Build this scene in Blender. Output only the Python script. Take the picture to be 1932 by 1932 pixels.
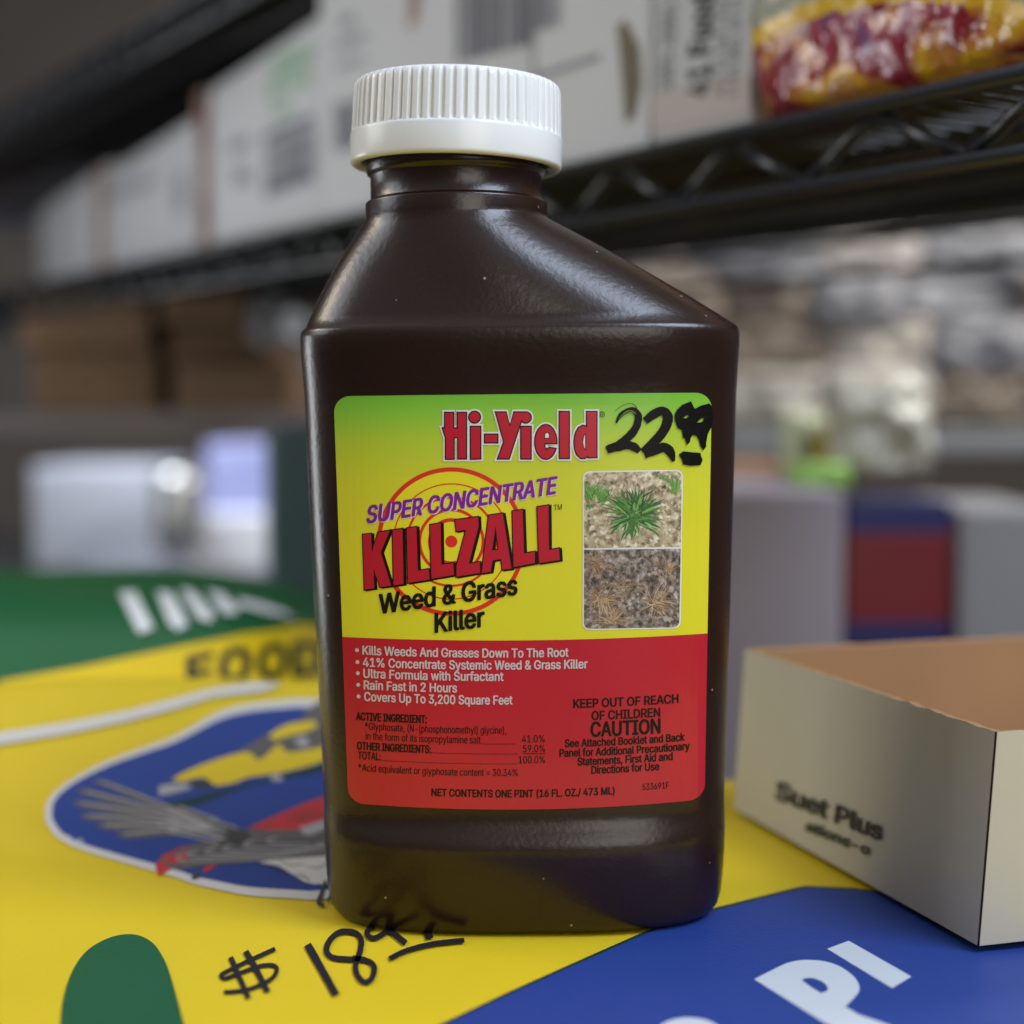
import bpy, bmesh, math, random
from mathutils import Vector, Matrix, noise as mnoise

for o in list(bpy.data.objects):
    bpy.data.objects.remove(o)
scene = bpy.context.scene
COL = scene.collection
rad = math.radians
random.seed(7)

# ------------------------------------------------------------------ camera, world, lamps, exposure
FPX = 3000.0                       # focal length in units of 1/1932 of the picture side
PITCH = rad(3.6)
EYE = Vector((0.0, -0.315, 0.0988))
cam_d = bpy.data.cameras.new('camera')
cam = bpy.data.objects.new('camera', cam_d)
COL.objects.link(cam)
cam.location = EYE
cam.rotation_euler = (rad(90) - PITCH, 0, 0)
cam_d.sensor_width = 36.0
cam_d.lens = 36.0 * FPX / 1932.0
cam_d.clip_start = 0.01
cam_d.clip_end = 30.0
cam_d.dof.use_dof = True
cam_d.dof.focus_distance = 0.297
cam_d.dof.aperture_fstop = 7.0
cam_d.dof.aperture_blades = 0
scene.camera = cam

w = bpy.data.worlds.new('World')
scene.world = w
w.use_nodes = True
wn = w.node_tree
bgn = wn.nodes['Background']
tc = wn.nodes.new('ShaderNodeTexCoord')
sp = wn.nodes.new('ShaderNodeSeparateXYZ')
rp = wn.nodes.new('ShaderNodeValToRGB')
mr = wn.nodes.new('ShaderNodeMapRange')
mr.inputs[1].default_value = -1.0
wn.links.new(tc.outputs['Generated'], sp.inputs[0])
wn.links.new(sp.outputs[2], mr.inputs[0])
wn.links.new(mr.outputs[0], rp.inputs[0])
rp.color_ramp.elements[0].position = 0.42
rp.color_ramp.elements[0].color = (0.10, 0.09, 0.085, 1)
rp.color_ramp.elements[1].position = 0.95
rp.color_ramp.elements[1].color = (0.95, 0.98, 1.05, 1)
e = rp.color_ramp.elements.new(0.6)
e.color = (0.30, 0.30, 0.31, 1)
wn.links.new(rp.outputs[0], bgn.inputs[0])
bgn.inputs[1].default_value = 0.50

def lamp(name, loc, target, size, power, color, size_y=None):
    d = bpy.data.lights.new(name, 'AREA')
    d.energy = power
    d.color = color
    d.shape = 'RECTANGLE'
    d.size = size
    d.size_y = size_y or size
    o = bpy.data.objects.new(name, d)
    COL.objects.link(o)
    o.location = loc
    o.rotation_euler = (Vector(target) - Vector(loc)).to_track_quat('-Z', 'Y').to_euler()
    return o
lamp('window_light', (0.56, -0.36, 0.86), (0.02, 0, 0.08), 0.52, 11.5, (0.68, 0.80, 1.0))
lamp('front_fill', (0.42, -1.10, 0.42), (0, 0, 0.08), 0.6, 3.8, (1.0, 0.95, 0.88))  # added fill, set low in front to brighten the label
lamp('side_light', (-0.50, 0.20, 0.42), (0, 0, 0.11), 0.12, 0.42, (1.0, 0.82, 0.62))
lamp('left_fill', (-0.80, 0.10, 0.50), (-0.12, 0.18, 0.03), 0.40, 2.4, (0.90, 0.95, 1.0), 0.5)  # added fill aimed at the bag behind, which the shelf shades
lamp('aisle_fill', (-0.50, 1.48, 0.36), (-0.45, 1.95, 0.0), 0.25, 4.2, (0.86, 0.92, 1.0))  # added fill that brightens the things far back on the left
lamp('aisle_fill', (0.9, 0.75, 0.95), (0.3, 1.2, 0.1), 0.4, 17.0, (1.0, 0.97, 0.92))  # added fill for the pouches behind on the right
lamp('aisle_fill', (-0.75, 0.45, 0.03), (-0.12, 0.68, 0.14), 0.36, 2.2, (0.95, 0.97, 1.0))  # added low fill that reaches the near white pouch under the shelf

vs = scene.view_settings
vs.view_transform = 'Standard'
vs.look = 'None'
vs.exposure = 0.0
vs.gamma = 1.0
vs.use_curve_mapping = False

# ------------------------------------------------------------------ helpers
def lin(r, g, b, k=1.0):
    def f(c):
        c /= 255.0
        return (c / 12.92 if c <= 0.04045 else ((c + 0.055) / 1.055) ** 2.4) * k
    return (f(r), f(g), f(b), 1.0)

def mat(name, col, rough=0.5, spec=0.5, metal=0.0, coat=0.0, var=0.0, vscale=300.0, bump=0.0, bscale=800.0,
        sss=0.0, trans=0.0, aniso=None):
    m = bpy.data.materials.new(name)
    m.use_nodes = True
    nt = m.node_tree
    b = nt.nodes['Principled BSDF']
    b.inputs['Base Color'].default_value = col
    b.inputs['Roughness'].default_value = rough
    b.inputs['Specular IOR Level'].default_value = spec
    b.inputs['Metallic'].default_value = metal
    b.inputs['Coat Weight'].default_value = coat
    if sss:
        b.inputs['Subsurface Weight'].default_value = sss
        b.inputs['Subsurface Radius'].default_value = (0.002, 0.0018, 0.0015)
        b.inputs['Subsurface Scale'].default_value = 1.0
    t = nt.nodes.new('ShaderNodeTexCoord')
    if var:
        n = nt.nodes.new('ShaderNodeTexNoise')
        n.inputs['Scale'].default_value = vscale
        n.inputs['Detail'].default_value = 6
        nt.links.new(t.outputs['Object'], n.inputs['Vector'])
        mx = nt.nodes.new('ShaderNodeMixRGB')
        mx.inputs[1].default_value = tuple(c * (1 - var) for c in col[:3]) + (1,)
        mx.inputs[2].default_value = tuple(min(1, c * (1 + var)) for c in col[:3]) + (1,)
        nt.links.new(n.outputs[0], mx.inputs[0])
        nt.links.new(mx.outputs[0], b.inputs['Base Color'])
    if bump:
        n = nt.nodes.new('ShaderNodeTexNoise')
        n.inputs['Scale'].default_value = bscale
        n.inputs['Detail'].default_value = 4
        if aniso:
            mp = nt.nodes.new('ShaderNodeMapping')
            mp.inputs['Scale'].default_value = aniso
            nt.links.new(t.outputs['Object'], mp.inputs[0])
            nt.links.new(mp.outputs[0], n.inputs['Vector'])
        else:
            nt.links.new(t.outputs['Object'], n.inputs['Vector'])
        bm_ = nt.nodes.new('ShaderNodeBump')
        bm_.inputs['Strength'].default_value = bump
        bm_.inputs['Distance'].default_value = 0.0005
        nt.links.new(n.outputs[0], bm_.inputs['Height'])
        nt.links.new(bm_.outputs[0], b.inputs['Normal'])
    return m

ROOTM = {}
def obj(name, verts, faces, mats, parent=None, fm=None, smooth=True, world=True):
    """one mesh object; verts in world space unless world=False (then in the space of the root thing)"""
    root = parent
    while root is not None and root.parent is not None:
        root = root.parent
    if root is not None and world:
        mi = ROOTM[root.name].inverted()
        verts = [mi @ Vector(v) for v in verts]
    me = bpy.data.meshes.new(name)
    me.from_pydata([tuple(v) for v in verts], [], faces)
    if not isinstance(mats, (list, tuple)):
        mats = [mats]
    for m in mats:
        me.materials.append(m)
    if fm:
        me.polygons.foreach_set('material_index', fm)
    me.polygons.foreach_set('use_smooth', [smooth] * len(me.polygons))
    me.update()
    o = bpy.data.objects.new(name, me)
    COL.objects.link(o)
    if parent:
        o.parent = parent
    return o

def tag(o, label, cat, group=None, kind=None):
    o['label'] = label
    o['category'] = cat
    if group:
        o['group'] = group
    if kind:
        o['kind'] = kind
    return o

def thing(name, label, cat, loc=(0, 0, 0), rot=None, group=None):
    o = bpy.data.objects.new(name, None)
    COL.objects.link(o)
    o.empty_display_size = 0.02
    o.location = loc
    m = Matrix.Translation(Vector(loc))
    if rot is not None:
        q = rot.to_quaternion()
        o.rotation_mode = 'QUATERNION'
        o.rotation_quaternion = q
        m = m @ q.to_matrix().to_4x4()
    ROOTM[o.name] = m
    tag(o, label, cat, group)
    return o

# pixel of the 1932-unit photograph -> ray
CR = Vector((1, 0, 0))
CU = Vector((0, math.sin(PITCH), math.cos(PITCH)))
CF = Vector((0, math.cos(PITCH), -math.sin(PITCH)))
def ray(px, py):
    return CF + CR * ((px - 966) / FPX) - CU * ((py - 966) / FPX)
def unproj(px, py, depth):
    return EYE + ray(px, py) * depth
def proj(P):
    d = Vector(P) - EYE
    z = d.dot(CF)
    return 966 + FPX * d.dot(CR) / z, 966 - FPX * d.dot(CU) / z
def on_plane(P0, n):
    P0 = Vector(P0); n = Vector(n).normalized()
    def f(px, py, off):
        d = ray(px, py)
        t = (P0 - EYE).dot(n) / d.dot(n)
        return EYE + d * t + n * off
    return f
def on_surf(zf, t0, t1, N=60):
    def f(px, py, off):
        d = ray(px, py)
        a = t0
        pt = EYE + d * a
        for i in range(1, N + 1):
            b = t0 + (t1 - t0) * i / N
            p = EYE + d * b
            if p.z < zf(p.x, p.y):
                for _ in range(24):
                    m = (a + b) / 2
                    p = EYE + d * m
                    if p.z < zf(p.x, p.y):
                        b = m
                    else:
                        a = m
                break
            a = b
        p = EYE + d * b
        return Vector((p.x, p.y, zf(p.x, p.y) + off))
    return f

# ---- flat shapes (in picture units, y down) that are then laid on a surface as print
def _curve_mesh(cu):
    o = bpy.data.objects.new('tmp', cu)
    COL.objects.link(o)
    me = bpy.data.meshes.new_from_object(o)
    vs_ = [(v.co.x, v.co.y) for v in me.vertices]
    fs = [tuple(p.vertices) for p in me.polygons]
    bpy.data.objects.remove(o)
    bpy.data.curves.remove(cu)
    bpy.data.meshes.remove(me)
    return vs_, fs

def area2(p):
    return sum(p[i][0] * p[(i + 1) % len(p)][1] - p[(i + 1) % len(p)][0] * p[i][1] for i in range(len(p)))

def grow(p, d):
    """outward mitred offset of a polygon"""
    s = 1 if area2(p) > 0 else -1
    out = []
    n = len(p)
    for i in range(n):
        a, b, c = Vector(p[i - 1]), Vector(p[i]), Vector(p[(i + 1) % n])
        e1, e2 = (b - a), (c - b)
        if e1.length < 1e-9 or e2.length < 1e-9:
            out.append(tuple(b)); continue
        e1.normalize(); e2.normalize()
        n1 = Vector((e1.y, -e1.x)) * s
        n2 = Vector((e2.y, -e2.x)) * s
        m = n1 + n2
        if m.length < 1e-6:
            m = n1
        m.normalize()
        k = d / max(0.45, m.dot(n1))
        out.append((b.x + m.x * k, b.y + m.y * k))
    return out

def poly(*splines):
    cu = bpy.data.curves.new('tmp', 'CURVE')
    cu.dimensions = '2D'
    cu.fill_mode = 'BOTH'
    for p in splines:
        s = cu.splines.new('POLY')
        s.points.add(len(p) - 1)
        for q, (x, y) in zip(s.points, p):
            q.co = (x, -y, 0, 1)
        s.use_cyclic_u = True
    v, f = _curve_mesh(cu)
    return [(x, -y) for x, y in v], f

def ell(cx, cy, rx, ry=None, n=64, a0=0):
    ry = ry or rx
    return [(cx + rx * math.cos(2 * math.pi * i / n + a0), cy + ry * math.sin(2 * math.pi * i / n + a0)) for i in range(n)]

def ring(cx, cy, r1, r0, n=96):
    return poly(ell(cx, cy, r1, n=n), ell(cx, cy, r0, n=n))

def smoothline(pts, k=6):
    out = []
    n = len(pts)
    for i in range(n - 1):
        p0 = pts[max(0, i - 1)]; p1 = pts[i]; p2 = pts[i + 1]; p3 = pts[min(n - 1, i + 2)]
        for j in range(k):
            t = j / k
            out.append(tuple(0.5 * ((2 * p1[c]) + (-p0[c] + p2[c]) * t + (2 * p0[c] - 5 * p1[c] + 4 * p2[c] - p3[c]) * t * t +
                       (-p0[c] + 3 * p1[c] - 3 * p2[c] + p3[c]) * t ** 3) for c in range(len(p1))))
    out.append(tuple(pts[-1]))
    return out

def stroke(pts, wd, smooth=True, rough=0.0):
    """pts (x,y) or (x,y,width)"""
    pts = [p if len(p) == 3 else (p[0], p[1], wd) for p in pts]
    if smooth and len(pts) > 2:
        pts = smoothline(pts)
    V, F = [], []
    for i, (x, y, ww) in enumerate(pts):
        a = pts[max(0, i - 1)]; b = pts[min(len(pts) - 1, i + 1)]
        dx, dy = b[0] - a[0], b[1] - a[1]
        l = math.hypot(dx, dy) or 1
        nx, ny = -dy / l, dx / l
        h = ww / 2
        j1 = 1 + random.uniform(-rough, rough); j2 = 1 + random.uniform(-rough, rough)
        V += [(x + nx * h * j1, y + ny * h * j1), (x - nx * h * j2, y - ny * h * j2)]
        if i:
            k = 2 * i
            F.append((k - 2, k - 1, k + 1, k))
    return V, F

def blade(x0, y0, x1, y1, wd, bend):
    mx, my = (x0 + x1) / 2 + bend, (y0 + y1) / 2 - abs(bend) * 0.4
    return stroke([(x0, y0, wd * .7), (mx, my, wd), (x1, y1, wd * 0.12)], wd)

FONT = None
try:
    # the sans serif face that ships inside Blender itself
    FONT = bpy.data.fonts.load(bpy.utils.system_resource('DATAFILES', path='fonts') + '/Inter.woff2')
except Exception:
    FONT = None

_UNC = {}
def _split(P):
    n = len(P)
    for i in range(n):
        ax, ay = P[i]; bx, by = P[(i + 1) % n]
        for j in range(i + 2, n):
            if i == 0 and j == n - 1:
                continue
            cx, cy = P[j]; dx, dy = P[(j + 1) % n]
            den = (bx - ax) * (dy - cy) - (by - ay) * (dx - cx)
            if abs(den) < 1e-12:
                continue
            t = ((cx - ax) * (dy - cy) - (cy - ay) * (dx - cx)) / den
            u = ((cx - ax) * (by - ay) - (cy - ay) * (bx - ax)) / den
            if 1e-6 < t < 1 - 1e-6 and 1e-6 < u < 1 - 1e-6:
                X = (ax + (bx - ax) * t, ay + (by - ay) * t)
                return _split([X] + P[i + 1:j + 1]) + _split([X] + P[j + 1:] + P[:i + 1])
    return [P]
def uncross(P):
    """simple loops of a glyph contour that crosses itself"""
    x0, y0 = P[0]
    key = tuple((round(x - x0, 4), round(y - y0, 4)) for x, y in P)
    if key not in _UNC:
        _UNC[key] = [q for q in _split([(x - x0, y - y0) for x, y in P]) if len(q) > 2 and abs(area2(q)) > 1e-5]
    return [[(x + x0, y + y0) for x, y in q] for q in _UNC[key]]

def text(s, x0, x1, yb, cap, bold=0.0, slope=0.0, shear=0.0, warp=None, center=False, spacing=1.0):
    def build(body):
        cu = bpy.data.curves.new('tmp', 'FONT')
        cu.body = body
        if FONT:
            cu.font = FONT
        cu.size = 1
        cu.shear = shear
        cu.space_character = spacing
        cu.resolution_u = 4
        o = bpy.data.objects.new('tmp', cu)
        COL.objects.link(o)
        c2 = o.to_curve(bpy.context.evaluated_depsgraph_get())
        loops = []
        for sp_ in c2.splines:
            pts = []
            n = len(sp_.bezier_points)
            for q in range(n):
                a, b = sp_.bezier_points[q], sp_.bezier_points[(q + 1) % n]
                p0, p1, p2, p3 = a.co, a.handle_right, b.handle_left, b.co
                ln = (p3 - p0).length
                straight = abs((p1 - p0).cross(p3 - p0).z) + abs((p2 - p0).cross(p3 - p0).z) < 1e-5 * max(ln, 1e-4)
                k = 1 if straight else 5
                for u in range(k):
                    t = u / k
                    w_ = p0 * (1 - t) ** 3 + p1 * 3 * t * (1 - t) ** 2 + p2 * 3 * t * t * (1 - t) + p3 * t ** 3
                    if not pts or math.hypot(pts[-1][0] - w_.x, pts[-1][1] - w_.y) > 1e-5:
                        pts.append((w_.x, w_.y))
            if len(pts) > 2:
                loops += uncross(pts)
        o.to_curve_clear()
        bpy.data.objects.remove(o)
        bpy.data.curves.remove(cu)
        sg = 1 if area2(max(loops, key=lambda p: abs(area2(p)))) > 0 else -1
        outer = [p for p in loops if area2(p) * sg > 0]
        holes = [p for p in loops if area2(p) * sg < 0]
        def inpoly(x, y, P):
            c = False
            for (x1, y1), (x2, y2) in zip(P, P[1:] + P[:1]):
                if (y1 > y) != (y2 > y) and x < (x2 - x1) * (y - y1) / (y2 - y1) + x1:
                    c = not c
            return c
        V, F = [], []
        boxes = []
        for P in outer:
            hs = [h for h in holes if sum(inpoly(x, y, P) for x, y in h) > len(h) * 0.6]
            bx = (min(p[0] for p in P), max(p[0] for p in P), min(p[1] for p in P), max(p[1] for p in P))
            lev = 0
            for b_, l_ in boxes:
                if bx[0] < b_[1] and b_[0] < bx[1] and bx[2] < b_[3] and b_[2] < bx[3]:
                    lev = max(lev, l_ + 1)
            boxes.append((bx, lev))
            v_, f_ = poly([(x, -y) for x, y in P], *[[(x, -y) for x, y in h] for h in hs])
            o_ = len(V)
            V += [(x, -y, lev) for x, y in v_]
            F += [tuple(o_ + i for i in f) for f in f_]
        return V, F
    hv, _ = build('H')
    ch = max(v[1] for v in hv) - min(v[1] for v in hv)
    v, f = build(s)
    a = min(p[0] for p in v); b = max(p[0] for p in v)
    sx = (x1 - x0) / (b - a)
    sy = cap / ch
    out = []
    for x, y, lv in v:
        X = x0 + (x - a) * sx
        Y = -y * sy
        if warp:
            Y += yb + warp(X, yb) - warp((x0 + x1) / 2 if center else x0, yb)
        else:
            Y += yb + slope * (X - x0)
        out.append((X, Y, lv))
    return out, f

def shift(sh, dx, dy):
    return [(p[0] + dx, p[1] + dy) + tuple(p[2:]) for p in sh[0]], sh[1]

def boldadd(A, sh, m, layer, b, bx=None):
    """heavier lettering: the same glyphs laid several times with a small shift"""
    bx = b if bx is None else bx
    offs = [(0, 0)] if b <= 0.05 else [(-bx, 0), (bx, 0)] if b < 0.3 else [(0, 0), (-bx, 0), (bx, 0), (-bx * .7, -b * .6), (bx * .7, b * .6), (bx * .7, -b * .6), (-bx * .7, b * .6)]
    for k, (dx, dy) in enumerate(offs):
        A.add(shift(sh, dx, dy), m, layer + 0.06 * k)

class Art:
    """collects flat shapes and lays them on a surface with mapping fn(px, py, offset)"""
    def __init__(self, fn, step=14.0, lay=3e-5, base=3e-5):
        self.fn, self.step, self.lay, self.base = fn, step, lay, base
        self.V, self.F, self.M, self.mats = [], [], [], []
    def add(self, sh, m, layer=0, step=None):
        step = step or self.step
        v, f = sh
        bm = bmesh.new()
        bv = [bm.verts.new((p[0], p[1], p[2] if len(p) > 2 else 0)) for p in v]
        for q in f:
            if len(set(q)) >= 3:
                try:
                    bm.faces.new([bv[i] for i in q])
                except ValueError:
                    pass
        xs = [p[0] for p in v]; ys = [p[1] for p in v]
        for ax, lo, hi in ((0, min(xs), max(xs)), (1, min(ys), max(ys))):
            c = math.ceil(lo / step + 1e-6) * step
            while c < hi - 1e-6:
                bmesh.ops.bisect_plane(bm, geom=bm.verts[:] + bm.edges[:] + bm.faces[:],
                                       plane_co=(c, 0, 0) if ax == 0 else (0, c, 0),
                                       plane_no=(1, 0, 0) if ax == 0 else (0, 1, 0))
                c += step
        if m not in self.mats:
            self.mats.append(m)
        mi = self.mats.index(m)
        bm.verts.index_update()
        b0 = len(self.V)
        for q in bm.verts:
            self.V.append(self.fn(q.co.x, q.co.y, self.base + (layer + q.co.z * 0.02) * self.lay))
        for q in bm.faces:
            # faces must look towards the camera
            idx = [x.index for x in q.verts]
            a, b, c = (self.V[b0 + i] for i in idx[:3])
            self.F.append([b0 + i for i in idx]); self.M.append(mi)
        bm.free()
        return self
    def build(self, name, parent, world=True, smooth=False):
        return obj(name, self.V, self.F, self.mats, parent, self.M, smooth=smooth, world=world)

def tube(V, F, pts, r, n=10):
    pts = [Vector(p) for p in pts]
    b0 = len(V)
    up = None
    for i, p in enumerate(pts):
        d = (pts[min(len(pts) - 1, i + 1)] - pts[max(0, i - 1)]).normalized()
        a = d.orthogonal().normalized() if up is None else (up - d * up.dot(d)).normalized()
        up = a
        c = d.cross(a)
        for k in range(n):
            t = 2 * math.pi * k / n
            V.append(p + a * (r * math.cos(t)) + c * (r * math.sin(t)))
        if i:
            for k in range(n):
                q = b0 + (i - 1) * n
                F.append((q + k, q + (k + 1) % n, q + n + (k + 1) % n, q + n + k))
    F.append(tuple(b0 + k for k in reversed(range(n))))
    F.append(tuple(b0 + (len(pts) - 1) * n + k for k in range(n)))

def prism(P, dx, dy, dz, bev=0.0):
    """box from corner P with edge vectors, bevelled"""
    bm = bmesh.new()
    P = Vector(P); dx = Vector(dx); dy = Vector(dy); dz = Vector(dz)
    v = [bm.verts.new(P + dx * i + dy * j + dz * k) for k in (0, 1) for j in (0, 1) for i in (0, 1)]
    for q in ((0, 1, 3, 2), (4, 6, 7, 5), (0, 4, 5, 1), (2, 3, 7, 6), (0, 2, 6, 4), (1, 5, 7, 3)):
        bm.faces.new([v[i] for i in q])
    bmesh.ops.recalc_face_normals(bm, faces=bm.faces[:])
    if bev:
        bmesh.ops.bevel(bm, geom=bm.edges[:], offset=bev, segments=3, affect='EDGES', profile=0.5)
    bm.verts.index_update()
    V = [x.co.copy() for x in bm.verts]
    F = [[x.index for x in f.verts] for f in bm.faces]
    bm.free()
    return V, F

def pillow(cx, cy, cz, wd, ht, th, yaw, seed, crink=0.006, n=22, lean=0.0, ex=0.6):
    """a filled sealed pouch standing up, facing -y"""
    V, F = [], []
    R = Matrix.Rotation(yaw, 3, 'Z') @ Matrix.Rotation(lean, 3, 'X')
    for side in (-1, 1):
        b0 = len(V)
        for j in range(n + 1):
            for i in range(n + 1):
                u = 2 * i / n - 1; v = 2 * j / n - 1
                q = max(0.0, (1 - u ** 4) * (1 - v ** 4)) ** ex
                nz = mnoise.noise(Vector((u * 2.2 + seed, v * 2.2, side * 3.0 + seed))) * crink * 1.5 + \
                     mnoise.noise(Vector((u * 6 + seed, v * 6, side * 5.0))) * crink * 0.7
                y = side * (th / 2 * q + (nz if q > 0.02 else 0) * min(1, q * 2)) + side * 0.0004
                p = R @ Vector((u * wd / 2 * (1 - 0.06 * v * v), y, (v + 1) * ht / 2))
                V.append(Vector((cx, cy, cz)) + p)
        for j in range(n):
            for i in range(n):
                a = b0 + j * (n + 1) + i
                f = (a, a + 1, a + n + 2, a + n + 1)
                F.append(f if side < 0 else f[::-1])
    return V, F

# ------------------------------------------------------------------ setting
M_counter = mat('counter paint', (0.035, 0.034, 0.034, 1), 0.7, var=0.4, vscale=20)
V, F = prism((-2.2, -0.6, -0.115), (4.4, 0, 0), (0, 3.4, 0), (0, 0, 0.02))
o = obj('floor', V, F, M_counter, smooth=False); o['kind'] = 'structure'
M_wall = mat('wall paint', (0.060, 0.048, 0.040, 1), 0.8, var=0.5, vscale=3)
V, F = prism((-2.2, 2.3, -0.115), (4.4, 0, 0), (0, 0.05, 0), (0, 0, 2.0))
o = obj('wall', V, F, M_wall, smooth=False); o['kind'] = 'structure'

# ------------------------------------------------------------------ the bottle
BOT = Matrix.Translation((0.0026, 0, 0)) @ Matrix.Rotation(rad(-0.54), 4, 'Y')
bottle = thing('herbicide_bottle', 'dark brown plastic bottle with white ribbed cap and a yellow and red label',
               'bottle', (0.0026, 0, 0), Matrix.Rotation(rad(-0.54), 3, 'Y'))
mm = 0.001
NSE = 2.95
PROF = [(0, 34.0, 18.0), (0.25, 35.8, 19.6), (0.9, 37.3, 20.8), (2.2, 38.4, 21.7), (4.2, 39.0, 22.3), (7, 39.3, 22.85), (10, 39.5, 23.35),
        (13, 39.65, 23.8), (15.5, 39.72, 24.1), (17.0, 39.75, 24.15), (18.2, 39.75, 24.0), (19.2, 39.75, 23.65), (20.4, 39.74, 23.1), (21.6, 39.72, 22.6), (22.8, 39.70, 22.35),
        (24, 39.72, 22.27), (25, 39.75, 22.25), (40, 40.25, 22.25), (60, 40.9, 22.25), (80, 41.5, 22.25), (100, 42.1, 22.25),
        (102.5, 42.2, 22.32), (105, 42.35, 22.6), (107.5, 42.52, 23.0), (110, 42.68, 23.38), (112, 42.76, 23.57), (113.4, 42.76, 23.62), (114.2, 42.66, 23.52), (114.7, 42.45, 23.32), (115.05, 42.15, 23.02), (115.3, 41.8, 22.7)]
def prof(z):
    z /= mm
    for (z0, w0, d0), (z1, w1, d1) in zip(PROF, PROF[1:]):
        if z <= z1:
            t = max(0, (z - z0) / (z1 - z0))
            return (w0 + (w1 - w0) * t) * mm, (d0 + (d1 - d0) * t) * mm
    return PROF[-1][1] * mm, PROF[-1][2] * mm
def sell(a, W, D):
    c, s = math.cos(a), math.sin(a)
    r = (abs(c / W) ** NSE + abs(s / D) ** NSE) ** (-1 / NSE)
    return r * c, r * s
def front(x, z):
    W, D = prof(z)
    return D * max(0.0, 1 - abs(x / W) ** NSE) ** (1 / NSE)

M_body = mat('brown plastic', (0.0180, 0.0070, 0.0046, 1), 0.27, 0.46, bump=0.11, bscale=900)
nt = M_body.node_tree
bs = nt.nodes['Principled BSDF']
# dust specks and faint scuffs
tcn = nt.nodes.new('ShaderNodeTexCoord')
vo = nt.nodes.new('ShaderNodeTexVoronoi'); vo.inputs['Scale'].default_value = 190
nt.links.new(tcn.outputs['Object'], vo.inputs['Vector'])
cr = nt.nodes.new('ShaderNodeValToRGB')
cr.color_ramp.elements[0].position = 0.035; cr.color_ramp.elements[0].color = (1, 1, 1, 1)
cr.color_ramp.elements[1].position = 0.055; cr.color_ramp.elements[1].color = (0, 0, 0, 1)
nt.links.new(vo.outputs['Distance'], cr.inputs[0])
gt = nt.nodes.new('ShaderNodeMath'); gt.operation = 'GREATER_THAN'; gt.inputs[1].default_value = 0.6
sc_ = nt.nodes.new('ShaderNodeSeparateColor')
nt.links.new(vo.outputs['Color'], sc_.inputs[0]); nt.links.new(sc_.outputs[0], gt.inputs[0])
ml = nt.nodes.new('ShaderNodeMath'); ml.operation = 'MULTIPLY'
nt.links.new(cr.outputs[0], ml.inputs[0]); nt.links.new(gt.outputs[0], ml.inputs[1])
mx = nt.nodes.new('ShaderNodeMixRGB')
mx.inputs[1].default_value = (0.0180, 0.0070, 0.0046, 1); mx.inputs[2].default_value = (0.28, 0.26, 0.24, 1)
nt.links.new(ml.outputs[0], mx.inputs[0]); nt.links.new(mx.outputs[0], bs.inputs['Base Color'])
nr = nt.nodes.new('ShaderNodeTexNoise'); nr.inputs['Scale'].default_value = 60; nr.inputs['Detail'].default_value = 5
nt.links.new(tcn.outputs['Object'], nr.inputs['Vector'])
mp_ = nt.nodes.new('ShaderNodeMapRange'); mp_.inputs[3].default_value = 0.22; mp_.inputs[4].default_value = 0.32
nt.links.new(nr.outputs[0], mp_.inputs[0]); nt.links.new(mp_.outputs[0], bs.inputs['Roughness'])

NA = 192
NX, NR0 = -12.2 * mm, 17.75 * mm
rings = []
def refine(P):
    out = []
    for a, b in zip(P, P[1:]):
        k = 1 if b[0] - a[0] < 4 else 8
        for j in range(k):
            t = j / k
            out.append(tuple(a[c] + (b[c] - a[c]) * t for c in range(3)))
    out.append(P[-1])
    return out
for z, W, D in refine(PROF):
    rings.append([(x, y, z * mm) for x, y in (sell(2 * math.pi * k / NA, W * mm, D * mm) for k in range(NA))])
top = rings[-1]
NZ = 136.5 * mm
for j in range(1, 13):
    t = j / 12
    tt = t * 0.985
    r_ = []
    for k in range(NA):
        a = 2 * math.pi * k / NA
        nx_, ny_ = NX + NR0 * math.cos(a), NR0 * math.sin(a)
        x, y, z = top[k]
        bul = math.sin(math.pi * tt) * 0.0006
        z2 = z + (NZ - z) * (tt ** 0.97)
        r_.append((x + (nx_ - x) * tt + bul * math.cos(a), y + (ny_ - y) * tt + bul * math.sin(a), z2))
    rings.append(r_)
for z, r in ((136.6, 17.85), (137.2, 17.8), (139.3, 17.8), (139.6, 17.7), (139.8, 17.4), (139.95, 17.0), (140.2, 16.78), (142.5, 16.75), (144.4, 16.75),
             (144.9, 16.9), (145.2, 17.35), (145.8, 17.5), (153, 17.4)):
    rings.append([(NX + r * mm * math.cos(2 * math.pi * k / NA), r * mm * math.sin(2 * math.pi * k / NA), z * mm) for k in range(NA)])
V = [p for r in rings for p in r]
F = []
for j in range(len(rings) - 1):
    for k in range(NA):
        a = j * NA
        F.append((a + k, a + (k + 1) % NA, a + NA + (k + 1) % NA, a + NA + k))
F.append(tuple(reversed(range(NA))))
F.append(tuple((len(rings) - 1) * NA + k for k in range(NA)))
body = obj('body', V, F, M_body, bottle, world=False)

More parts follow.
